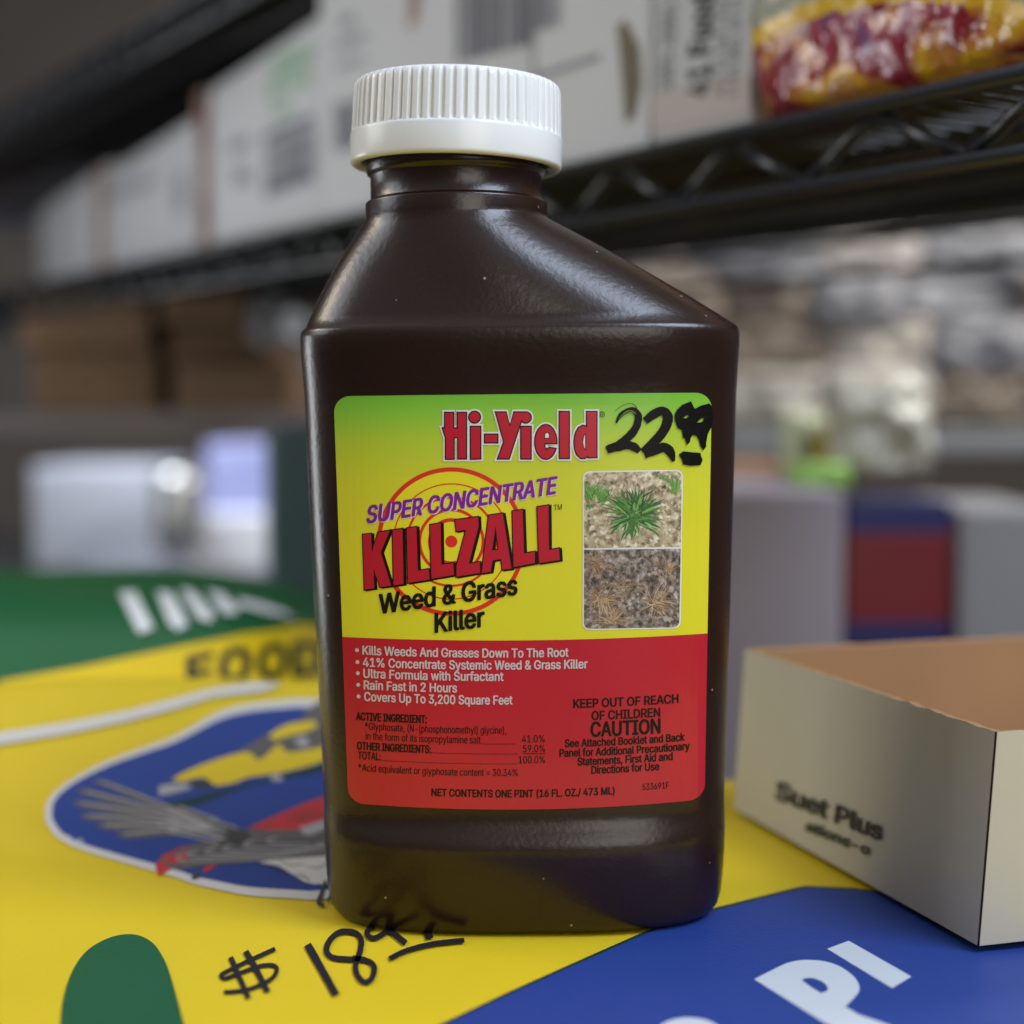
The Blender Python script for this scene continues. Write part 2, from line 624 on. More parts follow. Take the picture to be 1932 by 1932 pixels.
# cap
M_cap = mat('white plastic', (0.77, 0.78, 0.78, 1), 0.25, 0.5, sss=0.0)
NRIB = 62
NC = NRIB * 12
def capring(r, z, rib=0.0):
    out = []
    for k in range(NC):
        a = 2 * math.pi * k / NC
        ph = (k % 12) / 12.0
        # broad flutes between narrow rounded ribs
        h = max(0.0, math.cos((ph - 0.5) * 2 * math.pi)) ** 0.8 if rib else 0
        rr = r - rib * h
        out.append((rr * math.cos(a) * mm, rr * math.sin(a) * mm, z * mm))
    return out
cp = [capring(18.1, 4.6), capring(18.2, 1.5), capring(18.45, 0.6), capring(18.9, 0.1), capring(19.6, 0.0), capring(20.15, 0.05), capring(20.48, 0.25),
      capring(20.65, 0.55), capring(20.7, 0.9), capring(20.7, 5.7), capring(20.62, 6.05), capring(20.5, 6.15), capring(20.5, 6.2, 0.1), capring(20.48, 6.5, 0.52), capring(20.45, 7.2, 0.55),
      capring(20.3, 11), capring(20.15, 14.6, 0.5), capring(20.05, 15.2, 0.42), capring(19.85, 15.7, 0.22), capring(19.5, 16.05, 0.05), capring(19.0, 16.25), capring(17, 16.3), capring(16.4, 16.2)]
cp[15] = capring(20.3, 11, 0.55)
V = [p for r in cp for p in r]
F = []
for j in range(len(cp) - 1):
    for k in range(NC):
        a = j * NC
        F.append((a + k, a + (k + 1) % NC, a + NC + (k + 1) % NC, a + NC + k))
F.append(tuple((len(cp) - 1) * NC + k for k in range(NC)))
RC = Matrix.Translation((NX, 0, 146.35 * mm)) @ Matrix.Rotation(rad(1.9), 4, 'Y')
V = [RC @ Vector(p) for p in V]
cap = obj('cap', V, F, M_cap, bottle, world=False)

# ------------------------------------------------------------------ the label
BI = BOT.inverted()
BO = BI @ EYE
BR = BI.to_3x3()
def on_label(px, py, off):
    d = BR @ ray(px, py)
    y = -0.022
    for _ in range(8):
        t = (y - BO.y) / d.y
        p = BO + d * t
        y = -front(p.x, p.z)
    e_ = 0.0005
    nx_ = (front(p.x + e_, p.z) - front(p.x - e_, p.z)) / (2 * e_)
    n = Vector((-nx_, -1, 0)).normalized()
    return Vector((p.x, y, p.z)) + n * off
def bow(x, y):
    return -17.0 * (y - 770) / 757 * ((x - 990) / 345) ** 2 - 0.0095 * (x - 990)

M_lab = mat('label print', (0.6, 0.55, 0.03, 1), 0.30, 0.5, coat=0.15)
nt = M_lab.node_tree
b = nt.nodes['Principled BSDF']
t = nt.nodes.new('ShaderNodeTexCoord'); s = nt.nodes.new('ShaderNodeSeparateXYZ')
nt.links.new(t.outputs['Object'], s.inputs[0])
m_ = nt.nodes.new('ShaderNodeMapRange'); m_.inputs[1].default_value = 0.060; m_.inputs[2].default_value = 0.1025
nt.links.new(s.outputs[2], m_.inputs[0])
r_ = nt.nodes.new('ShaderNodeValToRGB')
KY = 1.12
r_.color_ramp.elements[0].position = 0.0; r_.color_ramp.elements[0].color = lin(205, 198, 40, KY)
r_.color_ramp.elements[1].position = 1.0; r_.color_ramp.elements[1].color = lin(104, 172, 54, KY)
for pos, c in ((0.32, (205, 198, 42)), (0.62, (194, 194, 46)), (0.80, (166, 188, 52)), (0.90, (132, 182, 56))):
    e = r_.color_ramp.elements.new(pos); e.color = lin(*c, KY)
nt.links.new(m_.outputs[0], r_.inputs[0]); nt.links.new(r_.outputs[0], b.inputs['Base Color'])
GL = dict(rough=0.30, spec=0.5, coat=0.15)
M_red = mat('red ink', lin(196, 28, 50, 0.84), **GL)
M_ring = mat('ring ink', lin(212, 48, 36, 1.0), **GL)
M_yel = mat('yellow ink', lin(214, 204, 38, 1.1), **GL)
M_blk = mat('black ink', (0.006, 0.005, 0.005, 1), rough=0.34, spec=0.3)
M_dk = mat('small print ink', (0.006, 0.003, 0.004, 1), rough=0.34, spec=0.3)
M_wht = mat('white ink', (0.72, 0.72, 0.72, 1), **GL)
M_pnk = mat('pale ink', (0.56, 0.47, 0.50, 1), **GL)
M_pur = mat('purple ink', lin(128, 30, 140, 1.0), **GL)
M_lil = mat('lilac ink', (0.62, 0.58, 0.66, 1), **GL)
M_mark = mat('marker ink', (0.004, 0.003, 0.003, 1), 0.42, 0.2, var=0.5, vscale=700)

def rrect(x0, y0, x1, y1, r, n=8, xb0=None, xb1=None, warp=False, ns=20):
    """rounded rectangle; xb* = x of the lower corners (a tapering panel)"""
    xb0 = x0 if xb0 is None else xb0; xb1 = x1 if xb1 is None else xb1
    out = []
    for cx, cy, a0 in ((x1 - r, y0 + r, -90), (xb1 - r, y1 - r, 0), (xb0 + r, y1 - r, 90), (x0 + r, y0 + r, 180)):
        for k in range(n + 1):
            a = rad(a0 + 90 * k / n)
            out.append((cx + r * math.cos(a), cy + r * math.sin(a)))
    # split long edges so they can bow
    res = []
    for i, p in enumerate(out):
        q = out[(i + 1) % len(out)]
        L = math.hypot(q[0] - p[0], q[1] - p[1])
        k = max(1, int(L / 12)) if warp else 1
        for j in range(k):
            res.append((p[0] + (q[0] - p[0]) * j / k, p[1] + (q[1] - p[1]) * j / k))
    if warp:
        res = [(x, y + bow(x, y)) for x, y in res]
    return res

LAB = rrect(631, 743.5, 1342, 1527, 30, xb0=657, xb1=1329, warp=True)
A = Art(on_label, base=9e-5)
A.add(poly(LAB), M_lab, 0)
ybr = 1208
def split_low(P):
    """the part of the label below the red edge"""
    out = []
    for (x, y), (x2, y2) in zip(P, P[1:] + P[:1]):
        a = y - (ybr + bow(x, ybr)); c = y2 - (ybr + bow(x2, ybr))
        if a >= 0:
            out.append((x, y))
        if (a >= 0) != (c >= 0):
            k = a / (a - c)
            out.append((x + (x2 - x) * k, y + (y2 - y) * k))
    return out
low = split_low(LAB)
# replace the straight top edge of the red field with the bowed one
xs = sorted(low, key=lambda p: p[1] - bow(p[0], p[1]))[:2]
xa, xb_ = min(xs[0][0], xs[1][0]), max(xs[0][0], xs[1][0])
i0 = max(range(len(low)), key=lambda i: math.hypot(low[i][0] - low[i - 1][0], low[i][1] - low[i - 1][1]))
pa, pb = low[i0 - 1], low[i0]
ins = [(pa[0] + (pb[0] - pa[0]) * k / 40, 0) for k in range(1, 40)]
ins = [(x, ybr + bow(x, ybr)) for x, _ in ins]
low = low[:i0] + ins + low[i0:]
A.add(poly(low), M_red, 1)
label = A.build('label', bottle, world=False)
label['label'] = 'yellow and red printed front label with green top edge'

# coordinates read from an enlarged view of the upper half of the label
def Z(p):
    return [(650.9 + x / 3.793, 745.3 + y / 3.793) for x, y in p]
zc = Z([(762, 1048)])[0]
A = Art(on_label, base=9e-5)
A.add(poly(ell(zc[0], zc[1], 500 / 3.793, n=96)), M_yel, 1.5)
for r1, r0 in ((168, 141), (238, 216), (325, 308), (417, 408), (531, 500)):
    A.add(ring(zc[0], zc[1], r1 / 3.793, r0 / 3.793), M_ring, 2)
A.add(poly(ell(zc[0], zc[1], 43 / 3.793)), M_ring, 2)
A.build('target_emblem', label, world=False)

# title lettering
KZ = [[[(133, 1000), (190, 994), (195, 1130), (240, 985), (322, 970), (258, 1125), (332, 1362), (256, 1372), (207, 1240), (212, 1380), (145, 1390)]],
      [[(345, 968), (412, 958), (420, 1350), (352, 1360)]],
      [[(445, 955), (512, 945), (522, 1258), (600, 1247), (606, 1318), (455, 1342)]],
      [[(612, 930), (685, 918), (690, 1215), (775, 1203), (780, 1285), (622, 1312)]],
      [[(790, 895), (952, 873), (955, 940), (885, 1208), (964, 1196), (966, 1270), (800, 1298), (800, 1225), (868, 962), (800, 972)]],
      [[(1030, 862), (1128, 848), (1190, 1240), (1128, 1248), (1118, 1172), (1055, 1182), (1042, 1262), (980, 1272)], [(1078, 935), (1098, 1105), (1052, 1112)]],
      [[(1200, 832), (1270, 822), (1280, 1135), (1357, 1122), (1357, 1200), (1208, 1228)]],
      [[(1378, 802), (1455, 790), (1458, 1110), (1530, 1098), (1535, 1178), (1390, 1200)]]]
A = Art(on_label, base=9e-5)
for i, L in enumerate(KZ):
    P = [Z(p) for p in L]
    dl = i * 0.08
    g = [grow(P[0], 2.4)] + [grow(h, -2.2) for h in P[1:]]
    A.add(shift(poly(*g), 3.8, 1.2), M_blk, 3 + dl)
    A.add(poly(*g), M_blk, 4 + dl)
    A.add(poly(*[grow(P[0], 0.3)] + P[1:]), M_red, 5 + dl)

def arcpts(cx, cy, rx, ry, a0, a1, n=16):
    return [(cx + rx * math.cos(rad(a0 + (a1 - a0) * i / n)), cy + ry * math.sin(rad(a0 + (a1 - a0) * i / n))) for i in range(n + 1)]
eo = arcpts(1437, 335, 75, 120, 4, -310, 40)      # round the bowl anticlockwise from the bar
HY = [[[(718, 128), (775, 128), (775, 240), (808, 240), (808, 128), (866, 128), (866, 453), (812, 453), (812, 300), (778, 300), (778, 455), (724, 455), (724, 305), (702, 238), (718, 236)]],
      [[(902, 228), (968, 228), (968, 453), (902, 455)]],
      [ell(928, 158, 38, n=32)],
      [[(1003, 284), (1090, 284), (1090, 338), (1003, 338)]],
      [[(1082, 125), (1150, 125), (1180, 228), (1212, 125), (1278, 125), (1172, 453), (1097, 453), (1140, 335)]],
      [[(1262, 228), (1328, 228), (1328, 453), (1262, 453)]],
      [ell(1293, 160, 36, n=32)],
      [[(1512, 344)] + arcpts(1437, 335, 75, 120, 0, -180, 24) + arcpts(1437, 335, 75, 120, 180, 25, 24)[1:] + [(1462, 378), (1440, 395), (1426, 372), (1426, 344)],
       [(1426, 312)] + arcpts(1446, 290, 20, 26, 180, 360, 10) + [(1466, 312)]],
      [[(1537, 122), (1601, 122), (1601, 450), (1537, 450)]],
      [[(1732, 122), (1798, 122), (1798, 443), (1742, 445), (1738, 432), (1715, 450), (1688, 450), (1660, 425), (1645, 380), (1642, 330), (1650, 275), (1672, 235), (1702, 220), (1732, 230)],
       [(1724, 275), (1724, 395), (1707, 383), (1697, 335), (1707, 285)]]]
for i, L in enumerate(HY):
    P = [Z(p) for p in L]
    dl = i * 0.06
    A.add(poly(*([grow(P[0], 5.4)] + [grow(h, -1.2) for h in P[1:] if False])), M_wht, 2.6 + dl)
    if len(P) > 1:
        A.add(poly(grow(P[1], 0.0)), M_wht, 3.3 + dl)
    A.add(poly(*([grow(P[0], 2.4)] + [grow(h, -1.6) for h in P[1:]])), M_blk, 4 + dl)
    A.add(poly(*P), M_red, 5 + dl)
# registered mark
cx_, cy_ = Z([(1837, 138)])[0]
A.add(ring(cx_, cy_, 5.6, 4.5, 32), M_blk, 2.5)
A.add(text('R', cx_ - 2.6, cx_ + 3.0, cy_ + 3.4, 6.6, 0.02), M_blk, 2.5)
# strap line
s1 = text('SUPER CONCENTRATE', 693.6, 1050.5, 987, 31.5, 0.055, slope=-0.158, shear=0.16)
boldadd(A, shift(s1, 1.9, 1.7), M_lil, 2.6, 1.7)
boldadd(A, s1, M_pur, 3.2, 1.7)
boldadd(A, text('Weed & Grass', 717, 975, 1157.5, 36.0, slope=-0.142), M_blk, 6, 1.8)
boldadd(A, text('Killer', 822, 913, 1193, 36.0, slope=-0.125), M_blk, 6, 1.8)
A.add(text('TM', 1045, 1060, 963, 10.5, 0.0, slope=-0.1), M_blk, 3)
A.build('title_lettering', label, world=False)

# small print
A = Art(on_label, step=30, base=9e-5)
def T(s, x0, x1, y, cap, bold=0.012, m=M_dk, center=False, spacing=1.0):
    boldadd(A, text(s, x0, x1, y, cap, warp=bow, center=center, spacing=spacing), m, 3, bold * cap * 1.5 if bold > 0.015 else 0.22)
for s, x1, y in (('Kills Weeds And Grasses Down To The Root', 1072, 1234.5), ('41% Concentrate Systemic Weed & Grass Killer', 1108, 1257),
                 ('Ultra Formula with Surfactant', 949.5, 1278), ('Rain Fast in 2 Hours', 862, 1300), ('Covers Up To 3,200 Square Feet', 966.4, 1321.8)):
    x0 = 685.3 + (y - 1234) * 0.035
    A.add(poly(ell(x0 - 10.8, y - 8.2, 3.7, n=20)), M_pnk, 3)
    T(s, x0, x1, y, 16.4, 0.030, M_pnk)
T('ACTIVE INGREDIENT:', 673, 805, 1358, 14.6, 0.034)
T('*Glyphosate, (N-(phosphonomethyl) glycine),', 689.6, 955, 1376.4, 13.6, 0.008)
T('in the form of its isopropylamine salt', 690.8, 907, 1394.8, 13.6, 0.008)
T('OTHER INGREDIENTS:', 674.8, 812.8, 1413.5, 14.2, 0.034)
T('TOTAL:', 676.4, 718.8, 1431.6, 14.2, 0.02)
T('*Acid equivalent or glyphosate content = 30.34%', 677, 976.7, 1454, 13.4, 0.008)
T('41.0%', 985, 1027.5, 1400.5, 13.6, 0.008)
T('59.0%', 987, 1028, 1419, 13.6, 0.008)
T('100.0%', 979, 1028, 1440, 13.6, 0.008)
A.add(poly([(987, 1421.2), (1028.5, 1420.7), (1028.5, 1422), (987, 1422.5)]), M_dk, 3)
for x0, x1, y in ((911, 973, 1395.5), (815, 976, 1414), (723, 976, 1432.5)):
    x = x0
    while x < x1:
        yy = y + bow(x, y) - bow(690, y)
        A.add(poly(ell(x, yy, 1.15, n=6)), M_dk, 3)
        x += 4.0
T('NET CONTENTS ONE PINT (16 FL. OZ./ 473 ML)', 814.7, 1159, 1501, 13.6, 0.034)
T('533691F', 1211.8, 1261.3, 1490.5, 12, 0.0)
T('KEEP OUT OF REACH', 1082, 1278.8, 1331.5, 16.2, 0.034, center=True)
T('OF CHILDREN', 1116.6, 1244.6, 1355.2, 16.4, 0.034, center=True)
T('CAUTION', 1115, 1244.6, 1386.5, 27.0, 0.034, center=True)
T('See Attached Booklet and Back', 1066, 1290.7, 1404.5, 14.2, 0.034, center=True)
T('Panel for Additional Precautionary', 1056, 1300, 1422.5, 14.2, 0.034, center=True)
T('Statements, First Aid and', 1090, 1268, 1439.5, 14.2, 0.034, center=True)
T('Directions for Use', 1116, 1243, 1456.3, 14.2, 0.034, center=True)
A.build('small_print', label, world=False)

# the two little pictures
def photo_mat(name, ramp, scale):
    m = mat(name, (0.3, 0.27, 0.2, 1), **GL)
    nt = m.node_tree; b = nt.nodes['Principled BSDF']
    t = nt.nodes.new('ShaderNodeTexCoord')
    v = nt.nodes.new('ShaderNodeTexVoronoi'); v.inputs['Scale'].default_value = scale
    n = nt.nodes.new('ShaderNodeTexNoise'); n.inputs['Scale'].default_value = scale * 0.45; n.inputs['Detail'].default_value = 9
    nt.links.new(t.outputs['Object'], v.inputs['Vector']); nt.links.new(t.outputs['Object'], n.inputs['Vector'])
    s = nt.nodes.new('ShaderNodeSeparateColor'); nt.links.new(v.outputs['Color'], s.inputs[0])
    a = nt.nodes.new('ShaderNodeMath'); a.operation = 'MULTIPLY_ADD'; a.inputs[1].default_value = 0.45
    nt.links.new(s.outputs[0], a.inputs[0])
    mm_ = nt.nodes.new('ShaderNodeMath'); mm_.operation = 'MULTIPLY_ADD'; mm_.inputs[1].default_value = 1.5; mm_.inputs[2].default_value = -0.45
    nt.links.new(n.outputs[0], mm_.inputs[0]); nt.links.new(mm_.outputs[0], a.inputs[2])
    r = nt.nodes.new('ShaderNodeValToRGB')
    for i, (p, c) in enumerate(ramp):
        el = r.color_ramp.elements[i] if i < 2 else r.color_ramp.elements.new(p)
        el.position = p; el.color = lin(*c)
    nt.links.new(a.outputs[0], r.inputs[0]); nt.links.new(r.outputs[0], b.inputs['Base Color'])
    return m
M_soil = photo_mat('printed soil', [(0.05, (70, 58, 44)), (1.0, (236, 230, 214)), (0.35, (150, 134, 108)), (0.6, (186, 170, 140))], 1700)
M_grav = photo_mat('printed gravel', [(0.08, (40, 35, 34)), (1.0, (200, 188, 180)), (0.38, (92, 83, 78)), (0.65, (140, 128, 120))], 1900)
greens = [mat('printed grass', lin(*c), **GL) for c in ((62, 112, 50), (92, 142, 66), (122, 166, 84), (44, 84, 40), (148, 182, 128))]
straws = [mat('printed straw', lin(*c), **GL) for c in ((150, 118, 86), (182, 150, 116), (120, 92, 70), (200, 176, 146))]
def Y8(x, y):
    return 1084.9 + x * 0.1685, 872.6 + y * 0.1685
A = Art(on_label, step=30, base=9e-5)
TL, TR, BR_, BL = (1099.5, 889), (1288, 886), (1283.5, 1185.5), (1099, 1189)
def quadr(q, r, sel=(1, 1, 1, 1), n=6):
    out = []
    for i in range(4):
        p = Vector(q[i]); a = Vector(q[i - 1]); c = Vector(q[(i + 1) % 4])
        if not sel[i]:
            out.append(tuple(p)); continue
        u = (a - p).normalized() * r; v = (c - p).normalized() * r
        for k in range(n + 1):
            t = k / n
            out.append(tuple((p + u) * (1 - t) ** 2 + p * 2 * t * (1 - t) + (p + v) * t * t))
    return out
A.add(poly(quadr([TL, TR, BR_, BL], 15)), M_wht, 2)
A.build('photo_frame', label, world=False)
A = Art(on_label, step=30, base=9e-5)
top_q = [(1102.2, 891.8), (1285.4, 888.8), (1283.6, 1031.5), (1101.8, 1034.0)]
A.add(poly(quadr(top_q, 13, (1, 1, 0, 0))), M_soil, 3)
random.seed(11)
def inside(x, y, q):
    return q[0][0] + 2 < x < q[1][0] - 3 and q[0][1] + 3 < y < q[2][1] - 3
def clump(cx, cy, n, L, spread, q, mats_, wd, up=0.0):
    for k in range(n):
        a = random.uniform(0, 2 * math.pi) if spread is None else random.uniform(*spread)
        l = L * random.uniform(0.45, 1.05)
        x0 = cx + random.gauss(0, L * 0.12); y0 = cy + random.gauss(0, L * 0.08)
        x1 = x0 + l * math.cos(a); y1 = y0 + l * math.sin(a) * 0.85 - up * l
        x1 = min(max(x1, q[0][0] + 3), q[1][0] - 4); y1 = min(max(y1, q[0][1] + 4), q[2][1] - 4)
        x0 = min(max(x0, q[0][0] + 3), q[1][0] - 4); y0 = min(max(y0, q[0][1] + 4), q[2][1] - 4)
        V_, F_ = blade(x0, y0, x1, y1, wd * random.uniform(0.6, 1.2), random.uniform(-4, 4))
        V_ = [(min(max(x, q[0][0] + 1.5), q[1][0] - 2.5), min(max(y, q[0][1] + 2), q[2][1] - 2)) for x, y in V_]
        A.add((V_, F_), random.choice(mats_), 3.2 + 0.01 * k, step=500)
gx, gy = Y8(640, 590)
clump(*Y8(170, 400), 70, 40, (-2.3, -0.8), top_q, greens[:3], 1.8)
clump(*Y8(310, 430), 46, 38, (-2.3, -0.7), top_q, greens[:3], 1.8)
clump(*Y8(160, 480), 20, 16, None, top_q, greens[:2], 1.4)
clump(*Y8(1120, 330), 44, 36, (-2.4, -0.7), top_q, greens[1:3], 1.8)
clump(*Y8(990, 190), 14, 20, (-2.4, -0.9), top_q, greens[1:3], 1.8)
clump(gx, gy, 80, 54, None, top_q, [greens[0], greens[3], greens[1], greens[0]], 3.2, 0.12)
clump(gx + 6, gy - 2, 80, 62, (-2.8, -0.2), top_q, [greens[0], greens[1], greens[2], greens[3]], 3.6)
clump(gx + 10, gy + 8, 22, 58, (0.0, 0.9), top_q, [greens[0], greens[4], greens[3]], 3.2)
clump(gx - 6, gy + 8, 18, 50, (1.9, 2.9), top_q, [greens[0], greens[4], greens[3]], 3.6)
clump(gx, gy + 14, 16, 46, (1.0, 2.2), top_q, [greens[4], greens[0]], 3.2)
p1 = A.build('photo_panel', label, world=False)
p1['label'] = 'small printed picture of a green grass tuft on bare soil'
A = Art(on_label, step=30, base=9e-5)
bot_q = [(1101.8, 1037.2), (1283.4, 1035.0), (1280.8, 1183.0), (1101.6, 1186.4)]
A.add(poly(quadr(bot_q, 13, (0, 0, 1, 1))), M_grav, 3)
clump(*Y8(290, 1530), 80, 54, None, bot_q, straws, 1.1)
clump(*Y8(900, 1560), 80, 58, None, bot_q, straws, 1.1)
clump(*Y8(210, 1120), 60, 50, None, bot_q, straws[:3], 1.0)
clump(*Y8(1020, 1200), 30, 50, None, bot_q, straws[:2], 1.0)
clump(*Y8(420, 1780), 60, 50, (-3.3, 0.2), bot_q, straws, 1.1)
clump(*Y8(560, 1400), 30, 60, None, bot_q, straws[:3], 0.9)
p2 = A.build('photo_panel', label, world=False)
p2['label'] = 'small printed picture of withered brown grass on gravel'

# marker price on the label
def Y4(pts):
    return [(981 + p[0] / 5.12, 717 + p[1] / 5.12) + ((p[2] / 5.12,) if len(p) > 2 else ()) for p in pts]
M_dry = mat('label showing through the marker', lin(130, 160, 44, 0.9), **GL)
A = Art(on_label, step=20, base=9e-5)
random.seed(5)
A.add(stroke(Y4([(928, 415, 12), (965, 345, 42), (1030, 300, 50), (1095, 292, 55), (1140, 345, 70), (1130, 430, 72), (1075, 520, 80), (990, 590, 70), (900, 640, 50), (828, 655, 30)]), 9, rough=0.05), M_mark, 7)
A.add(stroke(Y4([(838, 672, 75), (930, 645, 90), (1040, 628, 80), (1105, 650, 80), (1152, 690, 50)]), 9, rough=0.06), M_mark, 7.2)
A.add(stroke(Y4([(915, 300, 3), (990, 245, 5), (1070, 228, 5), (1120, 260, 6), (1130, 330, 8)]), 1), M_mark, 7.1)
for dx_, w_ in ((-10, 3.5), (6, 2.5)):
    A.add(stroke(Y4([(960 + dx_, 372, 2), (1025 + dx_, 318 + dx_ * .6, w_ + 3), (1088 + dx_, 306 + dx_, w_ + 2), (1118 + dx_, 330, 2)]), 3), M_dry, 7.15)
A.add(stroke(Y4([(1205, 395, 70), (1290, 330, 88), (1375, 300, 85), (1425, 360, 95), (1395, 470, 92), (1310, 580, 90), (1235, 650, 85), (1172, 680, 40)]), 9, rough=0.04), M_mark, 7.4)
A.add(stroke(Y4([(1198, 715, 85), (1290, 680, 95), (1390, 650, 90), (1450, 700, 85), (1480, 785, 28)]), 9, rough=0.05), M_mark, 7.6)
n9 = Y4([(1490, 330), (1512, 285), (1560, 240), (1645, 205), (1658, 235), (1680, 278), (1745, 245), (1820, 226), (1842, 255), (1855, 350), (1842, 450), (1805, 520), (1790, 600), (1788, 645), (1762, 677), (1738, 640), (1722, 580), (1700, 542), (1660, 528), (1642, 560), (1634, 600), (1606, 626), (1590, 568), (1568, 552), (1560, 486), (1520, 462), (1492, 390)])
A.add(poly(n9, Y4([(1568, 366), (1600, 340), (1625, 337), (1620, 352), (1598, 370)]), Y4([(1700, 410), (1738, 372), (1772, 364), (1765, 385), (1742, 408)])), M_mark, 7.8)
A.add(poly(Y4([(1528, 718), (1572, 688), (1650, 697), (1735, 703), (1740, 735), (1756, 772), (1735, 822), (1640, 828), (1572, 815), (1562, 775)])), M_mark, 7.8)
hp = A.build('handwritten_price', label, world=False)
hp['label'] = 'price 22.99 written in black marker'

# ------------------------------------------------------------------ the feed bag it stands on
def lerp(a, b, t): return a + (b - a) * t
def sstep(a, b, x):
    t = min(1, max(0, (x - a) / (b - a)))
    return t * t * (3 - 2 * t)
FB = (-0.24, 0.30, -0.235, 0.152)      # x0, x1, y0, y1 of the bag
CREASES = ((-.21, -.03, -.07, -.055, .0008, .005), (-.17, .07, -.06, .02, .0007, .006), (.05, -.075, .17, -.045, .0007, .005),
           (-.13, -.095, -.03, -.075, .0005, .004), (.0, -.10, .09, -.125, .0006, .004), (-.20, .01, -.12, .04, .0007, .005))
def feed_z(x, y):
    z = 0.0
    for ax, ay, bx, by, am, wd in CREASES:
        lx, ly = bx - ax, by - ay
        t = ((x - ax) * lx + (y - ay) * ly) / (lx * lx + ly * ly)
        if 0 < t < 1:
            d = ((x - ax) * ly - (y - ay) * lx) / math.hypot(lx, ly)
            if abs(d) < 4 * wd:
                z += am * math.sin(math.pi * t) * math.exp(-(d / wd) ** 2) * (1 if d > 0 else 0.8)
    dist = math.hypot(x, y)
    k = sstep(0.05, 0.16, dist)
    z += k * 0.0034 * mnoise.noise(Vector((x * 9, y * 9, 0.3)))
    z += 0.0275 * sstep(0.026, 0.112, y) * (1 - sstep(-0.035, 0.045, x))
    z += k * 0.0006 * mnoise.noise(Vector((x * 34, y * 34, 3.3)))
    for d in (x - FB[0], FB[1] - x, y - FB[2], FB[3] - y):
        if d < 0.055:
            q = 1 - max(0.0, d) / 0.055
            z -= 0.075 * (1 - math.sqrt(max(0.0, 1 - q * q)))
    return z
M_fy = mat('yellow woven paper', lin(226, 196, 34, 0.88), 0.5, 0.35, var=0.05, vscale=25, bump=0.22, bscale=1100)
M_fblue = mat('blue print', lin(42, 72, 154, 0.72), 0.5, 0.35, bump=0.22, bscale=1100, var=0.10, vscale=900)
M_fgrn = mat('green print', lin(26, 96, 60, 0.8), 0.5, 0.35, bump=0.22, bscale=1100)
M_fdg = mat('dark green print', lin(24, 62, 60, 0.7), 0.5, 0.35, bump=0.22, bscale=1100)
M_fwht = mat('white print', (0.52, 0.56, 0.60, 1), 0.5, 0.35, bump=0.22, bscale=1100)
M_fpale = mat('pale print', (0.60, 0.58, 0.54, 1), 0.5, 0.35, bump=0.22, bscale=1100)
M_fgry = mat('grey print', lin(104, 100, 98, 0.8), 0.5, 0.35, bump=0.22, bscale=1100, var=0.2, vscale=400)
M_fdgr = mat('dark grey print', lin(66, 64, 66, 0.8), 0.5, 0.35, bump=0.22, bscale=1100)
M_flgr = mat('light grey print', lin(176, 174, 174, 0.8), 0.5, 0.35, bump=0.22, bscale=1100)
M_fred = mat('red print', lin(200, 52, 50, 0.85), 0.5, 0.35, bump=0.22, bscale=1100)
M_fnav = mat('navy print', lin(40, 52, 110, 0.8), 0.5, 0.35, bump=0.22, bscale=1100)
feed = thing('feed_bag', 'yellow paper feed bag printed with a blue emblem, lying flat under the brown bottle', 'bag', (0.03, 0, -0.09))
V, F = [], []
NX_, NY_ = 220, 200
for j in range(NY_ + 1):
    for i in range(NX_ + 1):
        # denser towards the rounded borders
        x = lerp(FB[0], FB[1], 0.5 - 0.5 * math.cos(math.pi * i / NX_)); y = lerp(FB[2], FB[3], 0.5 - 0.5 * math.cos(math.pi * j / NY_))
        V.append((x, y, max(-0.088, feed_z(x, y))))
for j in range(NY_):
    for i in range(NX_):
        a = j * (NX_ + 1) + i
        F.append((a, a + 1, a + NX_ + 2, a + NX_ + 1))
edge = [i for i in range(NX_ + 1)] + [j * (NX_ + 1) + NX_ for j in range(1, NY_ + 1)] + [NY_ * (NX_ + 1) + i for i in range(NX_ - 1, -1, -1)] + [j * (NX_ + 1) for j in range(NY_ - 1, 0, -1)]
b0 = len(V)
for i in edge:
    V.append((V[i][0], V[i][1], -0.0945))
n = len(edge)
for k in range(n):
    F.append((edge[k], b0 + k, b0 + (k + 1) % n, edge[(k + 1) % n]))
obj('bag_body', V, F, M_fy, feed)
on_feed = on_surf(feed_z, 0.20, 0.75, 50)

A = Art(on_feed, step=22, lay=5e-5, base=2.5e-4)
band = [(800, 1952), (810, 1945), (966, 1871), (1060, 1829), (1150, 1789), (1216, 1760), (1290, 1734), (1345, 1716), (1400, 1702), (1500, 1677), (1520, 1673), (1560, 1675), (1610, 1677),
        (1700, 1690), (1780, 1705), (2010, 1745), (2010, 2040), (800, 2040)]
A.add(poly(band), M_fdg, 0)
A.add(poly([(x + 4, y + 4) for x, y in band[:-2]] + [(2010, 2038), (804, 2038)]), M_fblue, 1)
def Q3(pts):
    return [(966 + x * 0.3335, 1509.4 + y * 0.3335) for x, y in pts]
P_o = Q3([(1370, 1025)] + smoothline([(1480, 968), (1560, 932), (1640, 916), (1720, 917), (1790, 928), (1850, 950), (1905, 985), (1950, 1030), (1965, 1085), (1935, 1130), (1885, 1180)], 5)
         + smoothline([(1960, 1225), (2150, 1290), (2010, 1400), (1850, 1310)], 1) + [(1760, 1268)])
P_h = Q3([(1638, 1030)] + smoothline([(1655, 1020), (1690, 1017), (1730, 1027), (1765, 1045), (1785, 1070), (1782, 1090), (1748, 1104)], 5) + [(1700, 1075)])
A.add(poly(P_o, P_h), M_fwht, 2)
A.add(poly(Q3([(1782, 852), (1905, 806), (2260, 1010), (2150, 1075)])), M_fwht, 2)
